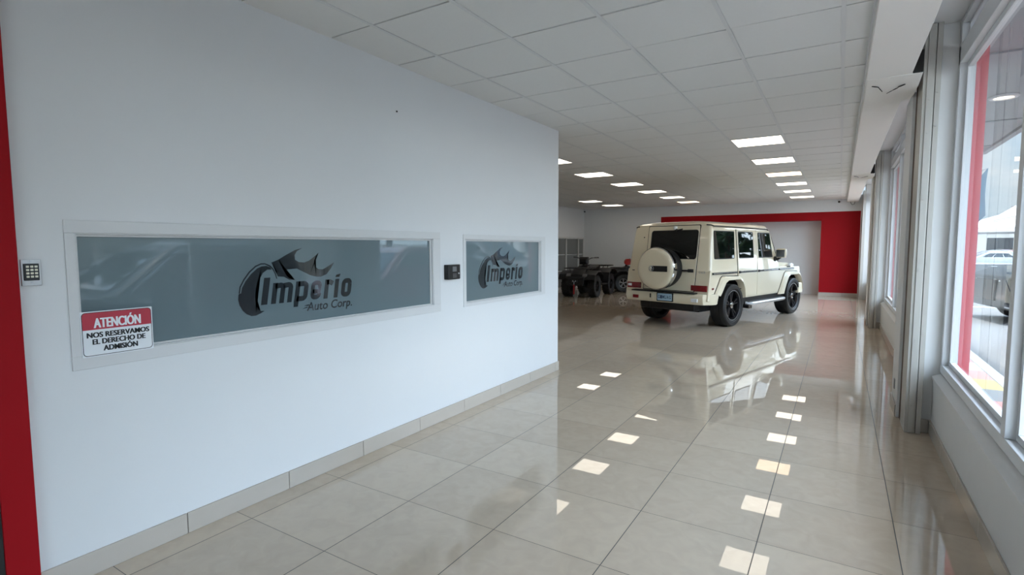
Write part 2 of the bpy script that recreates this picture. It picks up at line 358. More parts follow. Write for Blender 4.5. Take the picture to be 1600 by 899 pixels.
def office_window(n, win, outer, dy, label):
    y0, y1, z0, z1 = win; a0, a1, b0, b1 = outer; GX = -2.878
    mb = MB(); f = WX+.006
    mb.box(WX, f, a0, a1, z1, b1); mb.box(WX, f, a0, a1, b0, z0); mb.box(WX, f, a0, y0, z0, z1); mb.box(WX, f, y1, a1, z0, z1)
    # reveal lining with a thin glazing bead
    for q in ((y0, y1, z1-.006, z1), (y0, y1, z0, z0+.006), (y0, y0+.006, z0+.006, z1-.006), (y1-.006, y1, z0+.006, z1-.006)): mb.box(GX-.02, WX+.002, *q)
    for q in ((y0, y1, z1-.016, z1-.006), (y0, y1, z0+.006, z0+.014), (y1-.018, y1-.006, z0+.014, z1-.016)): mb.box(GX, GX+.012, *q)
    fr = mb.build('window_%d' % n, 'trimw', bevel=.0015, seg=1); struct(fr, label)
    MB().box(GX-.008, GX, y0, y1, z0, z1).build('frosted_pane', 'film', fr, smooth=False)
    X = GX+.0012
    def lay(pts): return [(X, p[0]+dy, p[1]) for p in pts]
    mb = MB(); mb.poly(lay(LOGO_THIN)); mb.poly(lay(LOGO_MAIN)); bmesh.ops.triangulate(mb.bm, faces=mb.bm.faces)
    mb.build('tyre_emblem', 'clearcut', fr, smooth=False)
    mb = MB(); mb.poly(lay(LOGO_FLAME)); bmesh.ops.triangulate(mb.bm, faces=mb.bm.faces); mb.build('flame_emblem', 'clearcut', fr, smooth=False)
    mb = MB(); P = lambda u, v: (X, u+dy, v)
    # "Imperio": each letter fitted to its own box, leaning right
    x0 = 1.849; sh = .17
    Q = lambda u, v: (X, u+dy+(v-1.152)*sh, v)
    def rect(a, b, lo, hi): mb.poly([Q(a, lo), Q(b, lo), Q(b, hi), Q(a, hi)])
    def strip(pts, t):                            # constant-width stroke along a path
        L_, R_ = [], []
        V_ = [Vector(p) for p in pts]
        for k, p in enumerate(V_):
            d = (V_[min(k+1, len(V_)-1)]-V_[max(k-1, 0)]).normalized(); n_ = Vector((-d.y, d.x))
            L_.append(mb.v(Q(*(p+n_*t/2)))); R_.append(mb.v(Q(*(p-n_*t/2))))
        for k in range(len(pts)-1): mb.face([R_[k], R_[k+1], L_[k+1], L_[k]])
    def bend(cx, cz, r, a0, a1, n=5): return [(cx+r*math.cos(R(a0+(a1-a0)*k/n)), cz+r*math.sin(R(a0+(a1-a0)*k/n))) for k in range(n+1)]
    t = .032; h = t/2; B = 1.152; X1 = 1.277; r_ = .020
    rect(1.850, 1.890, B, 1.311)
    # m
    rect(1.914, 1.914+t, B, X1)
    for a in (1.914+h, 1.968+h): strip([(a, X1-h-.004)]+bend(a+.054-r_, X1-h-r_, r_, 90, 0)+[(a+.054, B)], t)
    # p
    rect(2.072, 2.072+t, B-.033, X1); strip([(2.072+h, X1-h)]+bend(2.166-h-r_, X1-h-r_, r_, 90, 0)+bend(2.166-h-r_, B+h+r_, r_, 0, -90)+[(2.072+h, B+h)], t)
    # e
    strip([(2.186+h, 1.205), (2.27-h, 1.205)]+bend(2.27-h-r_, X1-h-r_, r_, 0, 90)+bend(2.186+h+r_, X1-h-r_, r_, 90, 180)+bend(2.186+h+r_, B+h+r_, r_, 180, 270)+bend(2.27-h-r_, B+h+r_, r_, 270, 360)+[(2.27-h, 1.192)], t*.88)
    # r, i, o
    rect(2.292, 2.292+t, B, X1); strip([(2.292+h, X1-h-.004), (2.330, X1-h), (2.356, X1-h-.012)], t)
    rect(2.374, 2.374+t, B, X1)
    strip(bend(2.518-h-r_, X1-h-r_, r_, 0, 90)+bend(2.432+h+r_, X1-h-r_, r_, 90, 180)+bend(2.432+h+r_, B+h+r_, r_, 180, 270)+bend(2.518-h-r_, B+h+r_, r_, 270, 360)+[(2.518-h, X1-h-r_)], t)
    mb.poly([Q(2.372, 1.290), Q(2.404, 1.290), Q(2.412, 1.311), Q(2.376, 1.304)])
    mb.build('lettering', 'clearcut', fr, smooth=False)
    mb = MB(); text_bm(mb, 'Auto Corp.', (2.162, 2.53, 1.066, 1.140), P, bold=.012, shear=.18)
    mb.poly([(X, 2.128+dy, 1.099), (X, 2.166+dy, 1.106), (X, 2.170+dy, 1.113), (X, 2.150+dy, 1.108)]); mb.poly([(X, 2.142+dy, 1.117), (X, 2.178+dy, 1.118), (X, 2.184+dy, 1.126), (X, 2.160+dy, 1.123)])
    mb.build('lettering', 'clearcut', fr, smooth=False)
    return fr
office_window(1, W1, (.932, 3.462, .948, 1.612), 0, 'long low frosted office window with grey film and dark lettering')
office_window(2, W2, (3.782, 5.322, .950, 1.600), 2.335, 'shorter frosted office window nearest the wall corner')

# warning sign
SX = WX+.008
def rrect(y0, y1, z0, z1, r, n=5):
    out = []
    for cy, cz, a in ((y1-r, z1-r, 0), (y0+r, z1-r, 90), (y0+r, z0+r, 180), (y1-r, z0+r, 270)):
        for i in range(n+1): t = R(a+90*i/n); out.append((cy+r*math.cos(t), cz+r*math.sin(t)))
    return out
mb = MB(); mb.prism(rrect(.968, 1.256, 1.0, 1.205, .003), 0, SX-.002, SX+.001)
sg = mb.build('warning_sign', 'signw', smooth=False); tag(sg, 'white and red ATENCIÓN warning sign stuck on the corner of the frosted window', 'sign')
mb = MB(); a = rrect(.972, 1.252, 1.004, 1.201, .016); b = rrect(.9745, 1.2495, 1.0065, 1.1985, .0145)
va = [mb.v((SX+.0014, *p)) for p in a]; vb = [mb.v((SX+.0014, *p)) for p in b]
for i in range(len(a)): mb.face([va[i], va[(i+1) % len(a)], vb[(i+1) % len(a)], vb[i]])
mb.build('border', 'signk', sg, smooth=False)
mb = MB(); top = [p for p in b if p[1] > 1.15]; mb.poly([(SX+.0016, *p) for p in [(1.2495, 1.122)]+top+[(.9745, 1.122)]]); mb.build('header_band', 'signr', sg, smooth=False)
P = lambda u, v: (SX+.0020, u, v)
mb = MB(); text_bm(mb, 'ATENCI\u00d3N', (1.016, 1.206, 1.129, 1.185), P, bold=.01, wide=.0018, steps=1); mb.build('header_lettering', 'signw', sg, smooth=False)
mb = MB()
for tx, u0, u1, v0, v1 in (('NOS RESERVAMOS', .988, 1.240, 1.086, 1.110), ('EL DERECHO DE', 1.008, 1.222, 1.055, 1.079), ('ADMISI\u00d3N', 1.048, 1.188, 1.022, 1.053)): text_bm(mb, tx, (u0, u1, v0, v1), P, bold=.012, wide=.0012, steps=1)
mb.build('lettering', 'signk', sg, smooth=False)

# keypad
kp = MB().box(WX-.002, WX+.006, .783, .848, 1.334, 1.443).build('keypad', 'brush', bevel=.002); tag(kp, 'steel wall keypad with rows of ivory keys beside the red door surround', 'keypad')
MB().box(WX+.005, WX+.012, .790, .840, 1.356, 1.426).build('key_panel', 'black', kp, bevel=.002)
for r_ in range(4):
    for c_ in range(3): MB().box(WX+.011, WX+.015, .797+c_*.0138, .807+c_*.0138, 1.368+r_*.0138, 1.3765+r_*.0138).build('key', 'keys', kp, bevel=.0015)
for z in (1.349, 1.435): MB().cyl((WX+.004, .815, z), (WX+.009, .815, z), .0035).build('screw', 'silver', kp)
# time clock terminal
tcx = MB(); tcx.prism([(WX-.001, 3.512), (WX+.050, 3.512), (WX+.055, 3.60), (WX+.050, 3.672), (WX+.038, 3.690), (WX-.001, 3.692)], 2, 1.212, 1.338)
tk = tcx.build('time_clock', 'black', bevel=.006, seg=3); tag(tk, 'black fingerprint time clock on the wall between the two frosted windows', 'time clock')
MB().box(WX+.052, WX+.0555, 3.563, 3.618, 1.279, 1.322).build('screen', 'grey', tk, bevel=.002)
for r_ in range(3):
    for c_ in range(4): MB().box(WX+.0525, WX+.0565, 3.568+c_*.013, 3.576+c_*.013, 1.228+r_*.013, 1.235+r_*.013).build('key', 'grey', tk)
MB().cyl((WX+.049, 3.648, 1.262), (WX+.0575, 3.648, 1.262), .006).build('button', 'lens', tk)
tag(MB().cyl((WX-.004, 2.98, 2.498), (WX+.006, 2.98, 2.498), .006).build('wall_screw', 'dark'), 'small dark screw stuck high in the bare white wall', 'screw')

# ------------------------------------------------------------------ right side: soffit, piers, windows
mb = MB(); mb.m(0).box(.12, .40, FRONT, BACK, 2.745, 2.95); mb.m(1).box(.108, .125, FRONT, BACK, 2.790, H+.004)
PIERS = [(5.25, 6.20), (11.55, 12.50)]
for a, b in PIERS:      # plaster boxing dips round the head of each pier
    mb.m(0).loft([[(.125, y0, z0), (.30, (y0+y1)/2, (z0+z1)/2), (.462, y1, z1), (.462, y1, 2.9), (.125, y0, 2.9)] for y0, y1, z0, z1 in ((a-.32, a-.34, 2.742, 2.738), (a-.05, a-.08, 2.736, 2.712), (a+.40, a+.18, 2.734, 2.708), (a+.84, a+.44, 2.742, 2.736))])
for a, b in PIERS: mb.m(2).box(.401, .462, a-.356, a-.342, 2.742, 2.9)  # dark box added so the lit end of the dip reads as shaded gap
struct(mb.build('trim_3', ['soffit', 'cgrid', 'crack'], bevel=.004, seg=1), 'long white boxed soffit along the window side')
for a, b in PIERS:
    for (xa, ya, xb, yb, t) in ((.163, -.16, .205, -.125, .012), (.205, -.125, .240, .03, .005), (.372, -.16, .336, -.085, .016), (.336, -.07, .308, .0, .011), (.308, .0, .272, .10, .005)):
        A, B = Vector((xa, a+ya)), Vector((xb, a+yb)); d = (B-A).normalized(); nn = Vector((-d.y, d.x)); L_, R_ = [], []
        for k in range(7):
            p = A.lerp(B, k/6); w_ = t*(.35+.65*math.sin(PI*(k+.5)/7))*random.uniform(.6, 1.2); zz = 2.7355-(p.x-.125)/.337*.0245
            L_.append((*(p+nn*w_/2), zz)); R_.append((*(p-nn*w_/2), zz))
        q = L_+R_[::-1]
        mb = MB(); mb.loft([[(x_, y_, z_-.003) for x_, y_, z_ in q], [(x_, y_, z_+.001) for x_, y_, z_ in q]]); o = mb.build('plaster_crack', 'crack', smooth=False)
        tag(o, 'dark flaking crack in the soffit plaster above the %s pier' % ('nearest' if a < 6 else 'farther'), 'crack', 'cracks above the %s pier' % ('nearest' if a < 6 else 'farther'))
mb = MB(); mb.box(.40, .95, FRONT, BACK, 3.16, 3.24); mb.box(.38, .40, FRONT, BACK, 2.95, 3.24); struct(mb.build('trim_4', 'jamb', smooth=False), 'white recess ceiling above the shop windows')
BAYS = [(1.05, 5.25, (3.38,)), (6.20, 11.55, (8.0, 9.8)), (12.50, 17.55, (14.2, 15.9))]
mb = MB()
for a, b, _ in BAYS:
    mb.box(.665, .855, a, b, -.1, .465); mb.prism([(.655, .440), (.655, .462), (.72, .492), (.80, .505), (.86, .49), (.86, .44)], 1, a, b)
for a, b in PIERS: mb.box(.60, .855, a, b, -.1, 3.2)
mb.box(.55, .855, 17.55, BACK, -.1, 3.2); mb.box(.60, .855, FRONT, 1.05, -.1, 3.2)  # unseen solid near end, added to dim the left wall
struct(mb.build('wall_right', 'jamb', smooth=False))
for k, (a, b) in enumerate(PIERS):
    mb = MB(); mb.m(0).box(.468, .598, a+.34, a+.82, 0, 2.76); mb.m(1).box(.490, .598, a+.235, a+.34, 0, 2.80)
    struct(mb.build('trim_%d' % (5+k), ['jamb', 'rust'], bevel=.004, seg=1), 'white pier casing with a rusty edge, %s' % ('nearest' if k == 0 else 'farther'))
    mb = MB(); y = a-.075
    mb.prism([(.490, y), (.560, y), (.560, y+.012), (.502, y+.012), (.502, y+.30), (.490, y+.30)], 2, 0, 3.158)
    mb.prism([(.512, y-.01), (.553, y-.01), (.553, y), (.512, y)], 2, .01, 3.15)
    mb.prism([(.564, y), (.597, y), (.597, y+.26), (.564, y+.26)], 2, 0, 3.158)
    o = mb.build('shutter_channel', 'steel', bevel=.002, seg=1); tag(o, 'beige bolted steel shutter guide standing against the %s pier' % ('nearest' if k == 0 else 'farther'), 'steel channel')
    for j, z in enumerate((.22, .75, 1.3, 1.85, 2.35, 2.6)):
        MB().cyl((.531, y-.018, z), (.531, y-.009, z), .009, n=6).build('bolt', 'steel', o)
        MB().cyl((.578, y-.008, z+.05), (.578, y+.001, z+.05), .007, n=6).build('bolt', 'steel', o)
mb = MB(); mb.box(.49, .56, 17.50, 17.52, 0, 3.0); mb.box(.49, .50, 17.52, BACK, 0, 3.0); mb.box(.50, .56, 17.62, BACK, 0, 2.9)
struct(mb.build('trim_7', 'steel', bevel=.002, seg=1), 'steel casing in the corner by the red wall')
tag(MB().box(.462, .4685, 5.80, 5.86, .20, .29).build('latch_plate', 'grey', bevel=.002), 'small grey latch plate low on the nearest white pier casing', 'latch plate')
sk = [('y', .60, -1, FRONT, 1.05, .6)]
for a, b, _ in BAYS: sk.append(('y', .665, -1, a, b, .6))
for a, b in PIERS: sk += [('x', a, -1, .602, .653, .6), ('y', .468, -1, a+.36, a+.82, .6), ('x', b, 1, .60, .653, .6)]
skirting('baseboard_right', sk)
def shop_window(n, a, b, muls, label):
    X0, X1, GX = .705, .80, .765
    z0, z1, z2, z3 = .50, 2.90, 2.975, 3.16
    mb = MB()
    for q in ((a, b, z0, z0+.065), (a, b, z1-.06, z2), (a, b, z3-.03, z3)): mb.box(X0, X1, *q)
    for y in (a, b-.06): mb.box(X0, X1, y, y+.06, z0+.065, z3-.03)
    for y in muls: mb.box(X0, X1, y-.03, y+.04, z0+.065, z3-.03)
    o = mb.build('window_%d' % n, 'trimw', bevel=.003, seg=1); struct(o, label)
    # inner stops round every pane
    ed = [a+.06]+[v for y in muls for v in (y-.03, y+.04)]+[b-.06]
    mb = MB()
    for p, q in zip(ed[::2], ed[1::2]):
        for zz in ((z0+.065, z0+.10), (z1-.10, z1-.06)): mb.box(GX-.018, GX+.018, p, q, *zz)
        for yy in ((p, p+.035), (q-.035, q)): mb.box(GX-.018, GX+.018, *yy, z0+.10, z1-.10)
        for zz in ((z2, z2+.02), (z3-.05, z3-.03)): mb.box(GX-.018, GX+.018, p, q, *zz)
        for yy in ((p, p+.02), (q-.02, q)): mb.box(GX-.018, GX+.018, *yy, z2+.02, z3-.05)
    mb.build('glazing_stop', 'trimw', o, bevel=.002, seg=1)
    for p, q in zip(ed[::2], ed[1::2]):
        MB().poly([(GX, p, z0+.07), (GX, q, z0+.07), (GX, q, z1-.06), (GX, p, z1-.06)]).build('pane', 'glass', o, smooth=False)
        MB().poly([(GX, p, z2), (GX, q, z2), (GX, q, z3-.03), (GX, p, z3-.03)]).build('transom_pane', 'glass', o, smooth=False)
shop_window(3, *BAYS[0], 'large shop window nearest the camera looking onto the car park')
shop_window(4, *BAYS[1], 'large shop window beyond the nearest pier')
shop_window(5, *BAYS[2], 'farthest shop window before the red wall')
# front wall behind the photographer with a glazed double door
mb = MB(); mb.box(WX-.2, -1.9, FRONT-.1, FRONT, -.1, 3.3); mb.box(-.1, .855, FRONT-.1, FRONT, -.1, 3.3); mb.box(-1.9, -.1, FRONT-.1, FRONT, 2.2, 3.3); struct(mb.build('wall_front', 'wall', smooth=False))
mb = MB()
for x in (-1.9, -1.04, -.97, -.16): mb.box(x, x+.06, FRONT-.08, FRONT-.02, 0, 2.2)
mb.box(-1.84, -.16, FRONT-.08, FRONT-.02, 2.12, 2.2); mb.box(-1.84, -.16, FRONT-.08, FRONT-.02, 0, .12)
o = mb.build('door_2', 'trimw', bevel=.003, seg=1); struct(o, 'glazed double door of the showroom')
MB().poly([(-1.86, FRONT-.05, .1), (-.14, FRONT-.05, .1), (-.14, FRONT-.05, 2.14), (-1.86, FRONT-.05, 2.14)]).build('pane', 'glass', o, smooth=False)

# ------------------------------------------------------------------ ceiling panels
def make_panel(warm):
    r = empty('ceiling_light', (0, 0, 0)); mb = MB()
    for q in ((-.298, .298, -.298, -.283), (-.298, .298, .283, .298), (-.298, -.283, -.283, .283), (.283, .298, -.283, .283)): mb.box(*q, -.004, .010)
    mb.build('frame', 'cgrid', r, bevel=.001, seg=1); MB().box(-.283, .283, -.283, .283, -.0015, .008).build('diffuser', 'panelw' if warm else 'panel', r, smooth=False); return r
pn, pw = make_panel(0), make_panel(1); used = [False, False]
ordn = ['nearest', 'second nearest', 'third', 'fourth', 'second farthest', 'farthest']
for row, i, ks in (('right-hand row by the windows', -1, range(6)), ('middle row', -6, range(6)), ('far left row near the corner', -10, (4, 5))):
    for n, k in enumerate(ks):
        wm = (i == -1 and k == 2) or (i == -6 and k == 5); src = pw if wm else pn
        loc = (cx0+(i+.5)*.61, cy0+(6+3*k+.5)*.61, H)
        if used[wm]: o = dup(src, loc)
        else: o = src; o.location = loc; used[wm] = True
        nm = ordn[n] if i != -10 else ('nearer', 'farther')[n]
        tag(o, 'square flush ceiling light panel, %s in the %s' % (nm, row), 'ceiling light', 'lights in the %s' % row)
# the same far left row runs on behind the office corner (hidden): plain tiles close those cells
mb = MB()
for k in (2, 3):
    x, y = cx0-10*.61, cy0+(6+3*k)*.61; mb.box(x, x+.61, y, y+.61, H+.003, H+.015)
struct(mb.build('trim_8', 'ctile', smooth=False), 'plain ceiling tiles in the far left row')

# security cameras at the back wall
def sec_cam(x, y, z, aim, label):
    r = empty('security_camera', (x, y, z)); MB().cyl((0, 0, -.015), (0, 0, .0), .05, n=20).build('mount', 'trimw', r)
    MB().lathe([(-.015, .03), (-.04, .045), (-.075, .045), (-.105, .03), (-.115, .004)], axis='Z', n=18).build('housing', 'trimw', r)
    d = Vector(aim).normalized(); MB().cyl(Vector((0, 0, -.07))+d*.02, Vector((0, 0, -.07))+d*.056, .028, n=16).build('lens', 'black', r)
    tag(r, label, 'camera', 'security cameras')
sec_cam(-8.0, 18.0, H, (.5, -1, -.3), 'small security camera in the left back corner of the ceiling')
sec_cam(-.06, 18.06, H, (-.3, -1, -.3), 'small security camera above the red portal by the soffit')
tag(MB().tube([(.20, 18.1, 2.80), (.21, 18.15, 2.72), (.25, 18.17, 2.66), (.30, 18.15, 2.68), (.32, 18.1, 2.80)], .006).build('loose_cable', 'black'), 'loose black cable hanging from the far end of the soffit', 'cable')
# grey partition on the far left wall
pr = empty('partition', (FLX, 15.6, 0)); mb = MB()
for y in (-2.0, -1.0, 0.0, 1.0, 2.0, 2.45): mb.box(0, .055, y-.03, y+.03, 0, 1.80)
mb.box(0, .055, -2, 2.45, 1.76, 1.82); mb.box(0, .05, -2, 2.45, 0, .08); mb.build('frame', 'trimw', pr, bevel=.003, seg=1)
for y, q in ((-2, -1), (-1, 0), (0, 1), (1, 2), (2, 2.45)):
    for z in (.1, .66, 1.22): MB().box(.008, .032, y+.035, q-.035, z, z+.53).build('panel', 'frost', pr, bevel=.003, seg=1)
tag(pr, 'low grey panelled partition with a white frame along the far left wall', 'partition')

# ================================================================== THE CREAM OFF-ROADER
def half(z): return .865 if z <= 1.05 else .865-.065*(z-1.05)/.75
def rear(z): return -.85+.15*(z-.66)
def ring_plan(hw, y0, y1, r0, r1, z, n=4):
    out = []
    for cx, cy, a, r in ((hw-r1, y1-r1, 0, r1), (-hw+r1, y1-r1, 90, r1), (-hw+r0, y0+r0, 180, r0), (hw-r0, y0+r0, 270, r0)):
        for i in range(n+1):
            t = R(a+90*i/n); out.append((cx+r*math.cos(t), cy+r*math.sin(t), z))
    return out
def wheel(parent, x, y, r, wd, rimr, side, rim='rim', spokes=10, name='wheel', knob=0, lip='silver', hub='chrome'):
    """tyre with rim and hub as its pieces; side=+1 outer face to +x"""
    mb = MB(); h = wd/2
    prof = [(-h*.80, rimr), (-h, rimr+(r-rimr)*.25), (-h, r*.93), (-h*.86, r*.985), (-h*.6, r)]
    for g in (-.3, 0, .3): prof += [(h*(g-.05), r), (h*(g-.03), r-.008), (h*(g+.03), r-.008), (h*(g+.05), r)]
    prof += [(h*.6, r), (h*.86, r*.985), (h, r*.93), (h, rimr+(r-rimr)*.25), (h*.80, rimr), (h*.3, rimr*.93), (-h*.3, rimr*.93)]
    prof.append(prof[0])
    n = 40; rings = []
    for u, q in prof: rings.append([(x+u, y+q*math.cos(2*PI*i/n), r+q*math.sin(2*PI*i/n)) for i in range(n)])
    mb.loft(rings, cap=False)
    if knob:
        for i in range(knob):
            a = 2*PI*i/knob
            for s_, da in ((-1, 0), (1, PI/knob)):
                c, q = math.cos(a+da), math.sin(a+da); R0 = r+.004
                p = [Vector((x+s_*h*k, y+c*(R0-.012)+e*q, r+q*(R0-.012)-e*c)) for k, e in ((.12, -.018), (.95, -.022), (.95, .022), (.12, .018))]
                d = Vector((0, c, q))*.018; mb.loft([p, [v+d for v in p]])
    o = mb.build(name, 'tyre', parent)
    mb = MB(); s = side; X = x+s*h*.78
    mb.m(1).lathe([(s*-h*1.3, rimr*.9), (s*-h*1.28, .05), (s*-h*1.25, .04)], (X, y, r), 'X', 32)
    rg = [[(X+u, y+q*math.cos(2*PI*i/36), r+q*math.sin(2*PI*i/36)) for i in range(36)] for u, q in ((0, rimr*1.0), (s*.012, rimr*.99), (s*.008, rimr*.93), (-s*.03, rimr*.90))]
    mb.m(0).loft(rg, cap=False)
    mb.m(1).loft([[(X+u, y+q*math.cos(2*PI*i/36), r+q*math.sin(2*PI*i/36)) for i in range(36)] for u, q in ((-s*.03, rimr*.90), (-s*h*1.2, rimr*.88))], cap=False).m(0)
    for i in range(spokes):
        a = 2*PI*(i//2)/(spokes/2)+(.16 if i % 2 else -.16)+.3; a0 = a-(.10 if i % 2 else -.10)*.2
        d = Vector((0, math.cos(a), math.sin(a))); e = Vector((0, math.cos(2*PI*(i//2)/(spokes/2)+.3), math.sin(2*PI*(i//2)/(spokes/2)+.3))); t = Vector((0, -d.z, d.y))
        c = Vector((X-s*.012, y, r)); pa, pb = c+e*rimr*.16-Vector((s*.012, 0, 0)), c+d*rimr*.93
        w0, w1 = rimr*.06, rimr*.075; q = Vector((s*.022, 0, 0))
        mb.loft([[pa-t*w0-q, pa+t*w0-q, pa+t*w0*.6, pa-t*w0*.6], [pb-t*w1-q, pb+t*w1-q, pb+t*w1*.6, pb-t*w1*.6]])
    mb.build('rim', [rim, 'seam'], o)
    mb = MB(); mb.lathe([(0, rimr*.985), (s*.004, rimr*.985), (s*.004, rimr*.955), (0, rimr*.955)], (X+s*.010, y, r), 'X', 40, False)
    mb.build('rim_lip', lip, o)
    mb = MB(); mb.lathe([(-s*.03, rimr*.22), (s*.0, rimr*.20), (s*.008, rimr*.12), (s*.01, .004)], (X-s*.012, y, r), 'X', 20)
    for i in range(5):
        a = 2*PI*i/5+.3; mb.cyl((X-s*.02, y+math.cos(a)*rimr*.20, r+math.sin(a)*rimr*.20), (X-s*.004, y+math.cos(a)*rimr*.20, r+math.sin(a)*rimr*.20), rimr*.04, n=6)
    mb.build('hub_cap', hub, o)
    return o
def build_cream_car():
    car = empty('car', (-2.50, 10.64, 0), -R(16.6))
    tag(car, 'cream boxy off-road car with a round spare wheel cover, parked on the showroom floor', 'car')
    FC = 2.86; RC = .05
    # -------- body shell
    ain = [(-.60, .50), (-.50, .66), (-.37, .82), (-.24, .875), (.20, .875), (.32, .80), (.40, .62), (.42, .50)]
    mb = MB(); zt = 1.06
    out = [(rear(.52), .52), (rear(.8), .8), (rear(zt), zt), (2.0, zt+.005), (3.20, zt-.02), (3.24, .95), (3.24, .50)]
    out += [(FC+p[0], p[1]) for p in ain[::-1]] + [(RC+p[0], p[1]) for p in ain[::-1]]
    mb.loft([[(-.865, *p) for p in out], [(.865, *p) for p in out]])
    for f in mb.bm.faces:                       # arch linings are black
        c = f.calc_center_median()
        if abs(c.x) < .1 and c.z < .9 and ((FC-.65 < c.y < FC+.45) or (RC-.65 < c.y < RC+.45)) and len(f.verts) == 4: f.material_index = 1
    zs = [1.02, 1.15, 1.30, 1.55, 1.79]; rings = []
    def front(z): return 2.05-.40*max(0, z-1.15)/.65
    for z in zs: rings.append(ring_plan(half(z), rear(z), front(z), .06, .05, z))
    for z, hw, y0, y1, r in ((1.84, .79, .02, .0, .06), (1.885, .775, .02, -.03, .07), (1.91, .72, .05, -.10, .10), (1.935, .60, .12, -.22, .15), (1.95, .40, .28, -.45, .18), (1.955, .15, .5, -.7, .1)):
        rings.append(ring_plan(hw, rear(1.8)+y0, 1.65+y1, r, r, z))
    mb.m(0).loft(rings)
    mb.build('body', ['cream', 'seam'], car, bevel=.018, seg=3)
    # -------- doors with window holes
    def side_panel(name, rows, win, s, proud=.012, parent=car):
        mb = MB(); V = {}
        for i, rw in enumerate(rows):
            z = rw[0]
            for j, y in enumerate(rw[1:]):
                V[i, j, 0] = mb.v((s*(half(z)+proud), y, z)); V[i, j, 1] = mb.v((s*(half(z)-.01), y, z))
        n, k = len(rows), len(rows[0])-1
        cells = [(i, j) for i in range(n-1) for j in range(k-1) if not (win and i in win and j == 1)]
        cs = set(cells)
        for i, j in cells:
            q = [(i, j), (i, j+1), (i+1, j+1), (i+1, j)]
            mb.face([V[a+(0,)] for a in q])
            for (di, dj), (p, r_) in (((-1, 0), (0, 1)), ((0, 1), (1, 2)), ((1, 0), (2, 3)), ((0, -1), (3, 0))):
                if (i+di, j+dj) not in cs: mb.face([V[q[p]+(0,)], V[q[r_]+(0,)], V[q[r_]+(1,)], V[q[p]+(1,)]])
        return mb.build(name, 'cream', parent, bevel=.005, seg=2)
    def pane(name, pts, s, proud, parent, m='cglass', r=.035):
        # rounded pane on the flank, pts (y,z) counter-clockwise from bottom-left
        P = [Vector((y, z)) for y, z in pts]; out = []
        for i, p in enumerate(P):
            a, b = (P[i-1]-p).normalized(), (P[(i+1) % 4]-p).normalized(); p0, p1 = p+a*r, p+b*r
            for t in (0, .25, .5, .75, 1): out.append(p0.lerp(p, t).lerp(p.lerp(p1, t), t))
        mb = MB(); mb.loft([[(s*(half(z)+proud-.006), y, z) for y, z in out], [(s*(half(z)+proud), y, z) for y, z in out]])
        return mb.build(name, m, parent, smooth=False)
    def grow(pts, e):
        c = Vector((sum(p[0] for p in pts)/4, sum(p[1] for p in pts)/4))
        return [(p[0]+(e if p[0] > c.x else -e), p[1]+(e if p[1] > c.y else -e)) for p in pts]
    for s in (1, -1):
        fd = side_panel('door', [(.535, 1.05, 1.13, 1.80, 2.03), (.80, 1.05, 1.13, 1.80, 2.04), (1.05, 1.05, 1.13, 1.80, 2.05), (1.27, 1.05, 1.125, 1.755, 1.95), (1.745, 1.05, 1.12, 1.655, 1.69), (1.80, 1.05, 1.12, 1.63, 1.655)], {3}, s)
        rd = side_panel('door', [(.535, .49, .50, .90, 1.04), (.80, .42, .45, .89, 1.04), (.92, .25, .30, .89, 1.04), (1.27, .235, .285, .885, 1.04), (1.75, .235, .285, .895, 1.04), (1.80, .235, .285, .895, 1.04)], {3}, s)
        for d, q in ((fd, [(1.125, 1.27), (1.755, 1.27), (1.655, 1.745), (1.12, 1.745)]), (rd, [(.285, 1.27), (.885, 1.27), (.895, 1.75), (.285, 1.75)])):
            pane('window_seal', grow(q, .012), s, .0138, d, 'seam'); pane('window', grow(q, -.008), s, .0155, d)
        qw = [(-.635, 1.27), (.10, 1.27), (.14, 1.75), (-.60, 1.75)]
        pane('quarter_window_seal', grow(qw, .014), s, .004, car, 'seam'); pane('quarter_window', qw, s, .007, car)
        for d, y in ((fd, 1.09), (rd, .275)):
            mb = MB(); mb.box(*sorted((s*.877, s*.905)), y, y+.16, .988, 1.018); mb.box(*sorted((s*.877, s*.897)), y-.03, y+.03, .98, 1.026); mb.build('door_handle', 'black', d, bevel=.006)
        # rub strip: black with a bright line
        mb = MB()
        for a, b in ((-.74, .19), (.45, 1.03), (1.28, 2.02), (2.06, 2.84)):
            mb.m(0).box(*sorted((s*.865, s*.886)), a, b, .986, 1.020); mb.m(1).box(*sorted((s*.880, s*.890)), a+.02, b-.01, .997, 1.009)
        mb.build('side_moulding', ['seam', 'chrome'], car, bevel=.002, seg=1)
        # gaps and drip rail
        for y0, y1 in ((.212, .229), (1.037, 1.053)):
            zb = .55 if y0 > 1 else .90; mb = MB()
            mb.loft([[(s*x0, y0, z), (s*x1, y0, z), (s*x1, y1, z), (s*x0, y1, z)] for x0, x1, z in ((.862, .868, zb), (.863, .868, 1.05), (.799, .803, 1.80))])
            mb.build('door_seam', 'seam', car, smooth=False)
        mb = MB(); mb.tube([(s*.70, rear(1.85)+.005, 1.868), (s*.775, rear(1.85)+.03, 1.862), (s*.80, -.60, 1.845), (s*.805, .5, 1.838), (s*.80, 1.60, 1.825), (s*.815, 1.76, 1.65), (s*.845, 1.98, 1.28), (s*.85, 2.05, 1.17)], .011, 6)
        mb.build('drip_rail', 'seam', car)
        # mirror
        mb = MB(); mb.loft([ring_plan(.085, 1.86, 1.98, .02, .05, 1.25), ring_plan(.10, 1.85, 2.0, .02, .06, 1.32), ring_plan(.095, 1.86, 1.99, .02, .06, 1.42), ring_plan(.06, 1.88, 1.96, .02, .03, 1.435)])
        for v in mb.bm.verts: v.co.x += s*.975
        mi = mb.build('mirror', 'cream', car, bevel=.004)
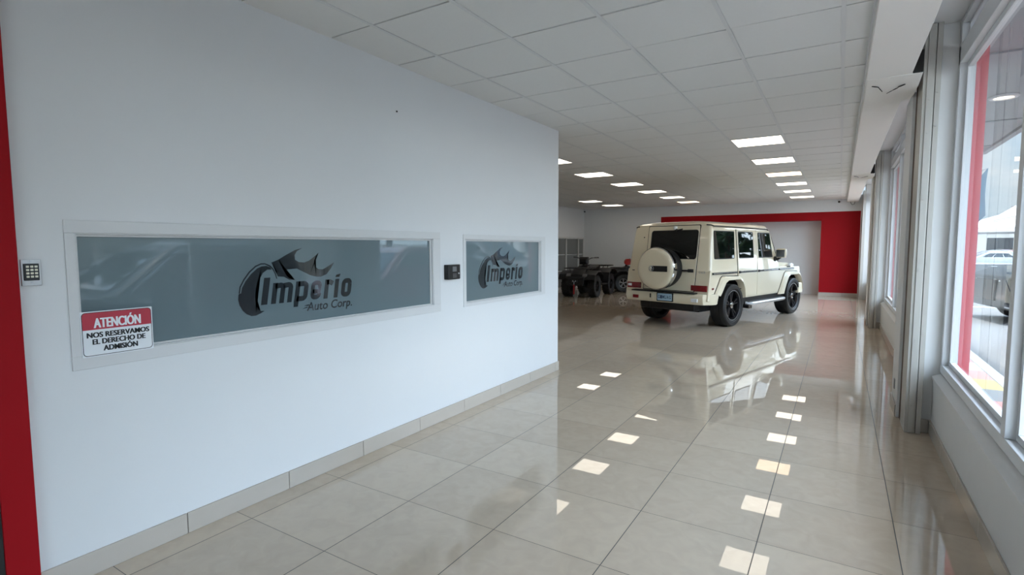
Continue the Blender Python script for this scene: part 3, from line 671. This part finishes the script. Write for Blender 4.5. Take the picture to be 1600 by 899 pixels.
        MB().prism([(s*.975-.08, 1.262), (s*.975+.08, 1.262), (s*.975+.085, 1.41), (s*.975-.085, 1.41)], 1, 1.846, 1.852).build('mirror_glass', 'chrome', mi, smooth=False)
        MB().tube([(s*.84, 1.92, 1.20), (s*.90, 1.93, 1.22), (s*.96, 1.93, 1.27)], .024).build('mirror_arm', 'black', mi)
        MB().lathe([(-.012, .02), (-.01, .052), (.012, .052), (.016, .02)], (s*.868, 1.86, 1.225), 'X', 16).build('hinge_cover', 'seam', mi)
        # flares
        fo = [(-.82, .48), (-.65, .71), (-.50, .915), (-.43, .95), (.17, .935), (.27, .90), (.37, .78), (.44, .52)]
        fi = [(-.60, .48), (-.50, .66), (-.37, .82), (-.26, .868), (.18, .868), (.30, .80), (.375, .68), (.405, .52)]
        for c in (RC, FC):
            o_, i_ = fo, fi
            if c == RC: o_ = [(-.70, .64), (-.62, .75)]+fo[2:]; i_ = [(-.56, .60)]+fi[1:]
            mb = MB(); lp = lambda pts, x, e=0: [(s*x, c+p[0], p[1]-e) for p in pts]
            mid = [((a[0]*.8+b[0]*.2), (a[1]*.8+b[1]*.2)) for a, b in zip(o_, i_)]
            mid2 = [((a[0]*.1+b[0]*.9), (a[1]*.1+b[1]*.9)) for a, b in zip(o_, i_)]
            mb.m(0).loft([lp(o_, .864), lp(o_, .885), lp(mid, .915), lp(mid2, .928), lp(i_, .918), lp(i_, .80)], cap=False, closed=False)
            mb.build('fender_flare', 'cream', car, bevel=.005)
            MB().tube([(s*.868, c+p[0], p[1]+.004) for p in o_], .007, 6).build('flare_gasket', 'seam', car)
        # step tube and side pipe
        mb = MB(); mb.m(0).tube([(s*.86, .58, .40), (s*.93, .62, .385), (s*.945, .75, .385), (s*.945, 2.1, .385), (s*.93, 2.22, .39), (s*.86, 2.28, .40)], .034, 10)
        mb.m(1).box(*sorted((s*.78, s*.925)), .60, 2.22, .405, .43); mb.m(1).box(*sorted((s*.70, s*.84)), .52, 2.3, .38, .54)
        mb.build('side_step', ['silver', 'black'], car, bevel=.004)
        mb = MB()
        for k in (0, .085): mb.m(0).cyl((s*.70, .545+k, .35), (s*.95, .545+k, .335), .036, n=14); mb.m(1).lathe([(0, .036), (s*.012, .038), (s*.012, .030), (0, .028)], (s*.945, .545+k, .335), 'X', 14, False)
        mb.m(0).prism([(.46, .52), (.62, .52), (.70, .38), (.50, .38)], 0, *sorted((s*.74, s*.86)))
        mb.build('side_pipe', ['black', 'chrome'], car)
        # rear lamps and side markers
        x0, x1 = sorted((s*.525, s*.835)); tl = MB().box(x0, x1, rear(.74)-.018, rear(.74)+.03, .688, .798).build('tail_light', 'tail', car, bevel=.008)
        q0, q1 = sorted((s*.73, s*.815)); mb = MB(); mb.box(q0, q1, rear(.74)-.021, rear(.74), .722, .772); mb.build('reverse_lens', 'lens' if s < 0 else 'tail', tl, bevel=.004)
        MB().box(*sorted((s*.863, s*.872)), rear(.75)+.10, rear(.75)+.17, .72, .755).build('side_marker', 'tail', car, bevel=.004)
        # indicator pods on the wing tops, headlights
        mb = MB(); mb.loft([ring_plan(.055, -.11, .09, .04, .05, 0), ring_plan(.05, -.10, .085, .04, .045, .035), ring_plan(.03, -.07, .06, .02, .028, .058)])
        for v in mb.bm.verts: v.co += Vector((s*.72, 3.06, 1.045))
        mb.build('indicator', 'lens', car)
        MB().box(*sorted((s*.862, s*.870)), 2.50, 2.68, 1.035, 1.06).build('wing_vent', 'seam', car, bevel=.004)
        MB().lathe([(0, .125), (.03, .125), (.035, .11), (.02, .06), (.018, .004)], (s*.62, 3.24, .86), 'Y', 24).build('headlight', 'lens', car)
        for c in (RC, FC): wheel(car, s*.755, c, .395, .285, .285, s)
    # hood, grille, bumpers, underbody
    mb = MB(); mb.loft([[(-.66, y, 1.04), (.66, y, 1.04), (.64, y, z), (.30, y, z+.015), (-.30, y, z+.015), (-.64, y, z)] for y, z in ((2.0, 1.155), (2.6, 1.14), (3.12, 1.115), (3.22, 1.07))]); mb.build('hood', 'cream', car, bevel=.012)
    MB().box(-.45, .45, 3.235, 3.265, .72, 1.0).build('grille', 'black', car, bevel=.01)
    mb = MB(); mb.prism([(-.90, 3.10), (-.92, 3.28), (-.80, 3.46), (.80, 3.46), (.92, 3.28), (.90, 3.10)], 2, .44, .68); mb.build('front_bumper', 'cream', car, bevel=.03, seg=3)
    rb = MB().loft([[(-.86, -.50, z), (-.915, -.58+e, z), (-.90, -.74, z), (-.80, -.925+d, z), (-.55, -.955+d, z), (.55, -.955+d, z), (.80, -.925+d, z), (.90, -.74, z), (.915, -.58+e, z), (.86, -.50, z)] for z, d, e in ((.455, .03, -.08), (.50, 0, -.04), (.60, 0, 0), (.645, .015, 0))]).build('rear_bumper', 'cream', car, bevel=.012)
    MB().box(-.66, .66, -.965, -.80, .642, .668).build('bumper_pad', 'seam', car, bevel=.006)
    for x, m_ in ((-.56, 'tail'), (.66, 'lens')): MB().box(x-.062, x+.062, -.972, -.94, .505, .568).build('bumper_lamp', m_, rb, bevel=.008)
    tc_ = MB().prism(rrect(-.27, -.18, .50, .635, .03), 1, -.97, -.94).build('tow_cover', 'cream', rb, bevel=.003)
    MB().prism(rrect(-.238, -.214, .53, .61, .011), 1, -.975, -.965).build('tow_slot', 'seam', tc_, smooth=False)
    pf = MB().prism(rrect(-.09, .245, .480, .640, .012), 1, -.972, -.95).build('plate_frame', 'seam', car)
    MB().prism(rrect(-.073, .228, .496, .625, .008), 1, -.976, -.970).build('licence_plate', 'plate', pf, smooth=False)
    mb = MB()
    for i, ch in enumerate('GIMUAG'): text_bm(mb, ch, (-.058+i*.046, -.020+i*.046, .530, .592), lambda u, v: (u, -.9768, v), bold=.02)
    mb.build('lettering', 'platek', pf, smooth=False)
    mb = MB(); mb.box(-.62, .62, -.70, 3.1, .30, .56); mb.box(-.30, .62, -.88, -.5, .33, .47); mb.cyl((-.78, .05, .39), (.78, .05, .39), .07); mb.cyl((-.78, 2.86, .39), (.78, 2.86, .39), .06); mb.build('underbody', 'black', car, bevel=.02)
    # rear door
    zr = lambda z, e: rear(z)-e
    def rpanel(name, x0, x1, z0, z1, e0, e1, m_, parent, bev=.006, r=.03):
        pts = rrect(x0, x1, z0, z1, r); mb = MB(); mb.loft([[(x, rear(z)-e0, z) for x, z in pts], [(x, rear(z)-e1, z) for x, z in pts]]); return mb.build(name, m_, parent, bevel=bev)
    rpanel('door_seam', -.475, .60, .672, 1.875, -.01, .0015, 'seam', car, 0, .02)
    bd = rpanel('rear_door', -.463, .588, .684, 1.862, 0, .012, 'cream', car, .006, .02)
    rpanel('window_seal', -.395, .575, 1.255, 1.785, .010, .0145, 'seam', bd, 0, .05); rpanel('window', -.380, .558, 1.270, 1.770, .0145, .017, 'cglass', bd, 0, .045)
    mb = MB(); mb.box(.24, .53, rear(1.05)-.045, rear(1.05)-.018, 1.035, 1.065); mb.box(.44, .55, rear(1.05)-.035, rear(1.05)-.008, 1.02, 1.08); mb.build('door_handle', 'black', bd, bevel=.008)
    mb = MB(); mb.tube([(.10, rear(1.8)-.03, 1.795), (.16, rear(1.8)-.04, 1.785), (.26, rear(1.78)-.03, 1.80)], .011); mb.cyl((.13, rear(1.8)-.0, 1.79), (.13, rear(1.8)-.045, 1.79), .022); mb.build('wiper', 'black', bd)
    MB().lathe([(0, .034), (-.04, .034), (-.052, .022), (-.056, .004)], (.11, rear(1.83)-.01, 1.828), 'Y', 16).build('brake_light', 'lens', bd)
    mb = MB()
    for ch, u in (('G', .645), ('6', .69), ('3', .732)): text_bm(mb, ch, (u, u+.033, 1.008, 1.046), lambda a, b: (a, rear(b)-.004, b), bold=.01)
    mb.build('badge', 'silver', car, smooth=False)
    MB().cyl((-.56, rear(1.66)+.01, 1.66), (-.56, rear(1.66)-.006, 1.66), .012).build('washer_jet', 'black', car)
    MB().box(-.76, -.71, rear(1.03)-.006, rear(1.03)+.01, 1.02, 1.035).build('hinge', 'black', car)
    # spare wheel with its cover
    c = (-.025, 0, 1.085)
    sp = MB().lathe([(-.80, .30), (-.82, .36), (-.90, .372), (-1.02, .372), (-1.06, .36)], c, 'Y', 48).build('spare_wheel', 'tyre', car)
    MB().lathe([(-1.03, .368), (-1.035, .386), (-1.115, .388), (-1.13, .376)], c, 'Y', 56, False).build('cover_ring', 'chrome', sp)
    MB().lathe([(-1.10, .372), (-1.130, .374), (-1.150, .364), (-1.172, .335), (-1.176, .28), (-1.178, .01)], c, 'Y', 56).build('wheel_cover', 'cream', sp)
    MB().box(c[0]-.05, c[0]+.275, -1.184, -1.172, 1.085-.052, 1.085+.052).build('cover_bar', 'black', sp, bevel=.008)
    mb = MB(); e = (c[0]-.045, -1.186, 1.088); mb.lathe([(.004, .052), (-.008, .052), (-.008, .043), (.004, .043)], e, 'Y', 28, False)
    for k in range(3):
        a = PI/2+k*2*PI/3; d = Vector((math.cos(a), 0, math.sin(a))); t = Vector((-d.z, 0, d.x)); o_ = Vector(e)
        mb.loft([[o_+t*.010, o_-Vector((0, .010, 0)), o_-t*.010, o_+Vector((0, .004, 0))], [o_+d*.046+t*.0015, o_+d*.046-Vector((0, .003, 0)), o_+d*.046-t*.0015, o_+d*.046+Vector((0, .003, 0))]])
    mb.build('emblem', 'chrome', sp)
    mb = MB(); mb.box(-.18, .16, -.86, -.78, .95, 1.2); mb.build('spare_bracket', 'black', car)
    # windscreen
    mb = MB(); mb.loft([[(-.74, 2.035, 1.20), (.74, 2.035, 1.20), (.69, 1.70, 1.77), (-.69, 1.70, 1.77)], [(-.74, 2.045, 1.205), (.74, 2.045, 1.205), (.69, 1.71, 1.775), (-.69, 1.71, 1.775)]]); mb.build('windscreen', 'cglass', car, smooth=False)
    return car
build_cream_car()

# ================================================================== QUAD BIKES
def quad(loc, rz, label, pod, rimm, side='atvk', sc=1.0):
    q = empty('quad_bike', loc, rz); q.scale = (sc, sc, sc*1.06)           # local +y is the rear, front wheels at y=0
    WB = 1.36
    for s in (1, -1):
        for y in (0, WB): wheel(q, s*.44, y, .325, .24, .17, s, rimm, 10, 'wheel', 22, rimm, rimm)
        mb = MB(); mb.loft([[(s*.20, y, z), (s*.60, y, z-.02), (s*.61, y, z-.05), (s*.20, y, z-.06)] for y, z in ((-.42, .58), (-.36, .70), (-.12, .80), (.15, .80), (.36, .70), (.44, .50))]); mb.build('front_fender', 'atvk', q, bevel=.012)
        mb = MB(); mb.loft([[(s*.18, y, z), (s*.60, y, z-.02), (s*.61, y, z-.05), (s*.18, y, z-.06)] for y, z in ((.92, .48), (1.0, .72), (1.2, .83), (1.55, .83), (1.78, .74), (1.82, .66))]); mb.build('rear_fender', side, q, bevel=.012)
        MB().box(*sorted((s*.22, s*.56)), .42, .95, .34, .38).build('footwell', 'atvg', q, bevel=.01)
        mb = MB(); mb.prism([(-.452, .63), (-.42, .69), (-.36, .71), (-.38, .63)], 0, *sorted((s*.20, s*.34))); mb.build('headlight', 'grey', q, bevel=.01)
        mb = MB(); mb.tube([(s*.10, .30, 1.10), (s*.22, .32, 1.16), (s*.40, .40, 1.17)], .013); h = mb.build('handlebar', 'atvg', q)
        MB().cyl((s*.30, .36, 1.168), (s*.43, .415, 1.172), .021).build('grip', 'black', h)
        MB().tube([(s*.27, .30, 1.16), (s*.34, .28, 1.165), (s*.43, .33, 1.165)], .007).build('brake_lever', 'silver', h)
        for y in (.0, WB): MB().tube([(s*.12, y, .36), (s*.40, y, .33)], .03).build('axle', 'atvg', q)
        mb = MB(); mb.tube([(s*.18, -.10, .35), (s*.24, .04, .62)], .032); mb.tube([(s*.16, WB-.1, .38), (s*.24, WB, .64)], .032); mb.build('shock_absorber', pod if pod != 'atvk' else 'atvg', q)
    mb = MB(); mb.loft([[(-a, y, z0), (a, y, z0), (a*.9, y, z1), (0, y, z1+.03), (-a*.9, y, z1)] for y, a, z0, z1 in ((-.40, .22, .42, .66), (-.15, .24, .34, .82), (.25, .20, .32, .92), (.6, .17, .32, .82), (1.1, .19, .34, .80), (1.7, .2, .45, .74))]); mb.build('body', 'atvk', q, bevel=.02)
    mb = MB(); mb.loft([[(-a, y, z-.10), (a, y, z-.10), (a, y, z), (a*.6, y, z+.025), (-a*.6, y, z+.025), (-a, y, z)] for y, a, z in ((.50, .10, .86), (.62, .15, .86), (.9, .18, .85), (1.2, .19, .90), (1.34, .16, .91))]); mb.build('seat', 'black', q, bevel=.02)
    mb = MB(); mb.loft([[(-a, y, z0), (a, y, z0), (a, y, z1), (-a, y, z1)] for y, a, z0, z1 in ((.12, .11, 1.02, 1.12), (.20, .145, .96, 1.19), (.34, .13, .98, 1.19), (.40, .08, 1.02, 1.14))]); pd = mb.build('handlebar_pod', pod, q, bevel=.02)
    for s in (1, -1): MB().lathe([(.0, .034), (-.02, .03), (-.024, .004)], (s*.062, .165, 1.07), 'Y', 14).build('pod_lamp', 'lens', pd)
    MB().tube([(0, .05, .75), (0, .26, 1.05)], .035).build('steering_column', 'atvg', q)
    for nm, y0, y1, z in (('front_rack', -.36, .16, .86), ('rear_rack', 1.18, 1.86, .90)):
        mb = MB(); mb.tube([(-.40, y0, z), (.40, y0, z), (.46, y0+.06, z), (.46, y1-.06, z), (.40, y1, z), (-.40, y1, z), (-.46, y1-.06, z), (-.46, y0+.06, z), (-.40, y0, z)], .014)
        for x in (-.28, -.14, 0, .14, .28): mb.tube([(x, y0, z), (x, y1, z)], .010)
        for x in (-.3, .3):
            for y in (y0+.1, y1-.1): mb.tube([(x, y, z), (x*.8, y, z-.14)], .011)
        mb.build(nm, 'atvg', q)
    mb = MB(); mb.tube([(-.30, -.40, .62), (-.30, -.56, .60), (-.28, -.58, .42), (0, -.58, .38), (.28, -.58, .42), (.30, -.56, .60), (.30, -.40, .62)], .018); mb.tube([(-.30, -.56, .60), (.30, -.56, .60)], .018); mb.box(-.24, .24, -.56, -.40, .36, .56); mb.build('front_bumper', 'atvk', q, bevel=.008)
    wn = MB().box(-.10, .10, -.60, -.54, .46, .54).build('winch', 'atvg', q, bevel=.01)
    for s in (1, -1): MB().cyl((s*.045, -.615, .50), (s*.045, -.595, .50), .022).build('winch_roller', 'silver', wn)
    MB().tube([(0, -.61, .49), (0, -.625, .40)], .010).build('hook', 'silver', wn)
    if pod == 'atvk': MB().prism([(-.025, .12), (.025, .12), (.02, .40), (-.02, .40)], 1, -.632, -.620).build('strap', 'strap', wn, bevel=.003)
    tag(q, label, 'quad bike'); return q
quad((-6.50, 14.42, 0), R(3), 'black quad bike with a red winch strap, nearest the office corner', 'atvk', 'atvg', sc=.93)
quad((-6.16, 16.86, 0), R(-60), 'quad bike with a red handlebar pod and silver rims, behind the black one', 'atvr', 'silver', 'orange', .85)

# ================================================================== OUTSIDE
mb = MB(); mb.box(1.66, 120, -60, 140, -.40, -.20); mb.box(-60, 1.66, 60, 140, -.4, -.2); struct(mb.build('ground', 'asphalt', smooth=False))
mb = MB(); mb.box(.88, 1.56, -30, 40, -.30, -.05); struct(mb.build('sidewalk', 'paving', smooth=False))
mb = MB(); mb.box(1.56, 1.70, -30, 40, -.30, -.045); mb.box(-8.2, 1.7, -30, FRONT-.2, -.30, -.06); struct(mb.build('kerb', 'kerb', bevel=.015, smooth=False))
mb = MB()
for x, y in ((3.0, 13.2), (3.0, 10.4), (3.0, 19.0)): mb.box(x, x+5, y, y+.1, -.199, -.197)
struct(mb.build('parking_line', 'white', smooth=False), 'white painted parking bay lines on the asphalt')
mb = MB(); mb.box(.88, 2.06, -6, 12.2, 3.10, 3.24); mb.box(2.0, 2.08, -6, 12.2, 3.06, 3.36)
for y in (-2, 2.4, 6.0, 9.2, 11.4): mb.box(.88, 2.0, y, y+.06, 3.085, 3.10)
struct(mb.build('canopy', 'canopy', smooth=False), 'grey walkway canopy outside the shop windows')
def downlight(y, label):
    r = empty('canopy_light', (1.44, y, 3.085)); MB().lathe([(.012, .13), (0, .13), (-.012, .115), (-.010, .09), (.004, .088)], axis='Z', n=28).build('trim_ring', 'trimw', r); MB().lathe([(.004, .088), (-.004, .06), (-.006, .002)], axis='Z', n=24).build('diffuser', 'panel', r); tag(r, label, 'canopy light', 'round lights under the walkway canopy')
downlight(7.77, 'round downlight under the outdoor canopy, seen through the nearest shop window'); downlight(3.2, 'round downlight under the canopy close to the camera side')
for k, (a, b) in enumerate(PIERS):
    mb = MB(); mb.box(.855, .875, a-.02, b+.02, -.05, 3.16); mb.box(.802, .855, a-.02, a+.0, .45, 3.16); mb.box(.802, .855, b, b+.02, .45, 3.16); struct(mb.build('trim_%d' % (9+k), 'redout', smooth=False), 'red painted outer face of the %s pier' % ('nearest' if k == 0 else 'farther'))

def parked(name, loc, rz, label, paint, L=4.5, Wd=1.82, Hh=1.65, hood=.95, kind='suv', rimm='silver'):
    """front faces local +y"""
    c = empty(name, loc, rz); h = Wd/2; y0, y1 = -L/2, L/2; wr = .34; RCc, FCc = y0+.85, y1-.88; bl = hood
    def arch(cy): return [(cy+.42*math.cos(R(a)), wr+.42*math.sin(R(a))) for a in (-12, 20, 50, 90, 130, 160, 192)]
    prof = [(y0+.02, .34), (y0-.01, .62), (y0+.04, bl-.02), (y0+.5, bl+.04), (y1-1.35, bl+.02), (y1-.35, bl-.10), (y1-.03, bl-.25), (y1, .55), (y1-.06, .32)]
    prof += arch(FCc)+arch(RCc)
    mb = MB(); n = len(prof)
    mb.loft([[(x*h, *p) for p in [(q[0], q[1]) for q in prof]] for x in (-1, 1)])
    for f in mb.bm.faces:
        q = f.calc_center_median()
        if abs(q.x) < .1 and q.z < .8 and len(f.verts) == 4 and (abs(q.y-FCc) < .45 or abs(q.y-RCc) < .45): f.material_index = 1
    mb.build('body', [paint, 'seam'], c, bevel=.06, seg=3)
    ry = .12 if kind == 'suv' else .75; ty = .42 if kind == 'suv' else 1.35; fy = y1-1.3
    rg = [(bl-.02, h*.96, y0+ry, fy), (bl+.12, h*.93, y0+ry+.06, fy-.20), (Hh-.16, h*.78, y0+ty-.12, fy-.78), (Hh-.05, h*.72, y0+ty, fy-.98), (Hh, h*.5, y0+ty+.3, fy-1.3)]
    mb = MB(); mb.loft([ring_plan(a, p, q, .14, .12, z) for z, a, p, q in rg]); mb.build('cabin', paint, c, bevel=.01)
    # glass: side panes between pillars, front and rear screens
    z0, z1 = bl+.06, Hh-.15
    def hw(z): return h*.95+(h*.78-h*.95)*(z-bl)/(Hh-.16-bl)
    def ye(z, r): 
        t = (z-bl)/(Hh-.16-bl); return (y0+ry+(ty-.12-ry)*t) if r else (fy+(-.78)*t)
    ya0, ya1 = ye(z0, 1)+.26, ye(z1, 1)+.24; yb0, yb1 = ye(z0, 0)-.34, ye(z1, 0)-.22
    for s in (1, -1):
        for t0, t1 in ((0, .30), (.33, .66), (.69, 1.0)):
            A = [(ya0+(yb0-ya0)*t0, z0), (ya0+(yb0-ya0)*t1, z0), (ya1+(yb1-ya1)*t1, z1), (ya1+(yb1-ya1)*t0, z1)]
            MB().loft([[(s*(hw(z)-.02), y, z) for y, z in A], [(s*(hw(z)+.012), y, z) for y, z in A]]).build('window', 'cglass', c, bevel=.005)
        MB().tube([(s*(hw(z0)+.012), ya0-.05, z0-.02), (s*(hw(z0)+.012), yb0+.05, z0-.02)], .012).build('window_trim', 'chrome', c)
        MB().tube([(s*(hw(z1)+.012), ya1, z1+.015), (s*(hw(z1)+.012), (ya1+yb1)/2, z1+.03), (s*(hw(z1)+.012), yb1, z1+.015), (s*(hw(z0)+.012), yb0+.10, z0)], .011).build('roof_trim', 'chrome', c)
        for y in (-.35, .55): MB().box(*sorted((s*(h-.01), s*(h+.022))), y, y+.20, bl-.12, bl-.095).build('door_handle', 'chrome', c, bevel=.006)
        for y in (-.45, .50): MB().box(*sorted((s*(h-.01), s*(h+.002))), y-.15, y-.142, .42, bl-.02).build('door_seam', 'seam', c, smooth=False)
        mb = MB(); mb.loft([ring_plan(.09, -.05, .07, .02, .04, 0), ring_plan(.10, -.06, .07, .02, .04, .08), ring_plan(.07, -.04, .06, .02, .03, .15)])
        for v in mb.bm.verts: v.co += Vector((s*(h+.06), fy-.42, bl+.06))
        mb.build('mirror', paint, c)
        mb = MB(); mb.loft([[(s*(h-.42), y1-.10, bl-.33), (s*(h-.04), y1-.22, bl-.30), (s*(h-.05), y1-.34, bl-.19), (s*(h-.40), y1-.16, bl-.23)], [(s*(h-.42), y1-.0, bl-.35), (s*(h-.03), y1-.14, bl-.31), (s*(h-.04), y1-.26, bl-.19), (s*(h-.40), y1-.08, bl-.24)]]); mb.build('headlight', 'lens', c, bevel=.01)
        MB().box(*sorted((s*(h-.36), s*(h-.02))), y0-.02, y0+.10, bl-.22, bl-.06).build('tail_light', 'tail', c, bevel=.02)
        for cy in (FCc, RCc): wheel(c, s*(h-.13), cy, wr, .22, .225, s, rimm, 10, 'wheel', 0, 'silver', 'silver')
    def screen(nm, ya, yb, e, zb, zt):
        A = [(-hw(zb)+.14, ya, zb), (hw(zb)-.14, ya, zb), (hw(zt)-.12, yb, zt), (-hw(zt)+.12, yb, zt)]
        MB().loft([[(p[0], p[1]-e, p[2]) for p in A], [(p[0], p[1]+e*.5, p[2]+.006) for p in A]]).build(nm, 'cglass', c, bevel=.004)
    screen('windscreen', ye(z0, 0), ye(z1, 0), .03, z0, z1); screen('rear_window', ye(z0, 1), ye(z1, 1), -.03, z0, z1)
    MB().box(-.45, .45, y1-.04, y1+.02, .48, bl-.30).build('grille', 'black', c, bevel=.02)
    if kind == 'suv':
        for s in (1, -1): MB().tube([(s*h*.62, y0+ty+.15, Hh-.02), (s*h*.62, y0+ty+.3, Hh+.04), (s*h*.62, fy-1.45, Hh+.03), (s*h*.62, fy-1.3, Hh-.02)], .015).build('roof_rail', 'silver', c)
    tag(c, label, 'car'); return c
M['pdark'] = mat('dark_car_paint', (24, 28, 33), .35, .1, coat=.25); M['pwhite'] = mat('white_car_paint', (226, 228, 230), .3, coat=1)
M['psilver'] = mat('silver_car_paint', (132, 140, 148), .3, .3, coat=.5); M['pred'] = mat('dark_red_car_paint', (96, 24, 30), .25, coat=1)
GZ = -.20
parked('car', (3.7, 4.3, GZ), R(180), 'dark grey sports utility car parked along the kerb nearest the camera', 'pdark', 4.7, 1.9, 1.78, 1.02)
parked('car', (6.9, 5.8, GZ), R(4), 'silver saloon car in the second rank of the car park', 'psilver', 4.6, 1.8, 1.48, .92, 'sedan')
parked('car', (4.0, 9.6, GZ), R(178), 'dark red sports utility car parked behind the dark grey one', 'pred', 4.5, 1.85, 1.7, .98)
parked('car', (5.2, 16.2, GZ), R(100), 'dark car standing nose towards the walkway, seen through the nearest shop window', 'pdark', 4.8, 1.92, 1.95, 1.26)
parked('car', (11.5, 17.0, GZ), R(0), 'white sports utility car farther down the car park', 'pwhite', 4.6, 1.86, 1.72, 1.0)
parked('car', (5.2, 30.0, GZ), R(90), 'small silver car in the far distance below the tent', 'psilver', 4.4, 1.8, 1.5, .92, 'sedan')
parked('car', (6.3, 34.5, GZ), R(90), 'distant dark red saloon in front of the tent', 'pred', 4.4, 1.8, 1.5, .92, 'sedan')
# event tent with an arched print, flag, fence, hall, trees
tn = empty('tent', (9.6, 41.0, GZ)); mb = MB(); mb.loft([[(-4, -3.5, 2.4), (4, -3.5, 2.4), (4, 3.5, 2.4), (-4, 3.5, 2.4)], [(-4, -3.5, 2.65), (4, -3.5, 2.65), (4, 3.5, 2.65), (-4, 3.5, 2.65)], [(-1.6, -1.4, 3.5), (1.6, -1.4, 3.5), (1.6, 1.4, 3.5), (-1.6, 1.4, 3.5)], [(-.15, -.15, 4.7), (.15, -.15, 4.7), (.15, .15, 4.7), (-.15, .15, 4.7)]]); mb.build('canopy', 'white', tn)
for x in (-3.9, 3.9):
    for y in (-3.4, 3.4): MB().cyl((x, y, 0), (x, y, 2.45), .05).build('leg', 'silver', tn)
mb = MB()
for k in range(14):
    a = R(150-120*k/14); b = R(150-120*(k+.75)/14); f = lambda t, r: (r*math.cos(t)-1.0, -3.5+(.9*r*math.sin(t)-.05)*2.1/.85*.42-.03, 2.65+(.9*r*math.sin(t)-.05)*.42)
    mb.poly([f(a, 1.9), f(b, 1.9), f(b, 1.62), f(a, 1.62)])
mb.build('arched_print', 'grey', tn, smooth=False); tag(tn, 'white peaked event tent across the car park', 'tent')
fl = empty('feather_flag', (4.02, 25.0, GZ)); MB().tube([(0, 0, 0), (0, 0, 2.4), (.02, 0, 3.6), (.16, 0, 4.35), (.33, 0, 4.42)], .02).build('pole', 'silver', fl); MB().cyl((0, 0, 0), (0, 0, .05), .22).build('base', 'black', fl)
mb = MB(); mb.loft([[(0.01, -.006, 2.55), (0.01, .006, 2.55), (.10, .02, 2.45), (.10, 0, 2.45)], [(.01, -.006, 2.6), (.01, .006, 2.6), (.34, .05, 2.75), (.34, .03, 2.75)], [(.01, -.006, 3.4), (.01, .006, 3.4), (.28, -.03, 3.5), (.28, -.05, 3.5)], [(.05, -.006, 4.0), (.05, .006, 4.0), (.30, .01, 4.0), (.30, -.01, 4.0)], [(.30, -.006, 4.40), (.30, .006, 4.40), (.33, .006, 4.41), (.33, -.006, 4.41)]]); mb.build('banner', 'flag', fl)
tag(fl, 'tall blue-grey feather flag standing outside among the cars', 'flag')
fc = empty('fence', (10.2, 10.5, GZ)); mb = MB(); n = 46
for k in range(n): mb.box(-.02, .02, -4.5+9*k/(n-1)-.045, -4.5+9*k/(n-1)+.045, .1, 2.0)
mb.build('bars', 'fence', fc, smooth=False); mb = MB(); mb.box(-.04, .0, -4.6, 4.6, .3, .4); mb.box(-.04, 0, -4.6, 4.6, 1.7, 1.8); mb.build('rails', 'fence', fc)
for y in (-4.6, 0, 4.6): MB().box(-.06, .06, y-.06, y+.06, 0, 2.1).build('post', 'fence', fc, bevel=.01)
tag(fc, 'cream slatted metal fence across the car park', 'fence')
def hall(x, y, wx, wy, h, label, rz=0):
    b = empty('building', (x, y, GZ), rz); MB().box(-wx/2, wx/2, -wy/2, wy/2, 0, h).build('wall', 'bldg', b, smooth=False); MB().box(-wx/2-.3, wx/2+.3, -wy/2-.3, wy/2+.3, h, h+.35).build('roof', 'frost', b, bevel=.03)
    n = max(2, int(wx/3))
    for i in range(n): MB().box(-wx/2+(i+.25)*wx/n, -wx/2+(i+.75)*wx/n, -wy/2-.04, -wy/2+.02, 1.0, 2.3).build('window', 'bwin', b, bevel=.02)
    m = max(2, int(wy/3))
    for i in range(m): MB().box(-wx/2-.04, -wx/2+.02, -wy/2+(i+.25)*wy/m, -wy/2+(i+.75)*wy/m, 1.0, 2.3).build('window', 'bwin', b, bevel=.02)
    tag(b, label, 'building')
hall(16, 62, 26, 8, 3.0, 'long low pale building behind the tent'); hall(30, 14, 10, 30, 3.4, 'pale flat-roofed building opposite the showroom')
def tree(x, y, h, r, label):
    t = empty('tree', (x, y, GZ)); MB().tube([(0, 0, 0), (.08, 0, h*.3), (-.05, .1, h*.62)], .16).build('trunk', 'bark', t)
    mb = MB(); rnd = random.Random(x*13+y)
    for k in range(420):
        a, e, q = rnd.uniform(0, 2*PI), rnd.uniform(-.9, 1.2), rnd.uniform(.55, 1)**.5; d = Vector((math.cos(a)*math.cos(e), math.sin(a)*math.cos(e), math.sin(e)*.85))*r*q; p = Vector((0, 0, h*.68))+d
        u = Vector((rnd.uniform(-1, 1), rnd.uniform(-1, 1), rnd.uniform(-1, 1))).normalized(); v = u.orthogonal().normalized(); s = r*rnd.uniform(.12, .22)
        mb.poly([p+u*s, p+v*s*.6, p-u*s, p-v*s*.6])
    mb.build('crown', 'leaf', t, smooth=False); tag(t, label, 'tree', 'trees around the car park')
for i, (x, y, h, r) in enumerate(((14, 6, 6, 2.6), (15, 13, 7, 3.0), (14, 20, 6, 2.8), (17, 27, 7, 3.2), (13, 35, 5.5, 2.4), (22, 45, 7, 3.2), (16, -2, 6.5, 2.8), (9.5, 22.5, 5.5, 2.3), (8.9, 29, 5.5, 2.0))):
    tree(x, y, h, r, ['leafy tree standing just beyond the slatted fence', 'large leafy tree behind the far end of the fence', 'leafy tree beside the white parked car', 'tall tree to the left of the low building', 'small tree near the event tent', 'tree close to the far building', 'tree outside near the entrance end', 'round leafy tree behind the dark parked car', 'leafy tree behind the dark car, farther back'][i])
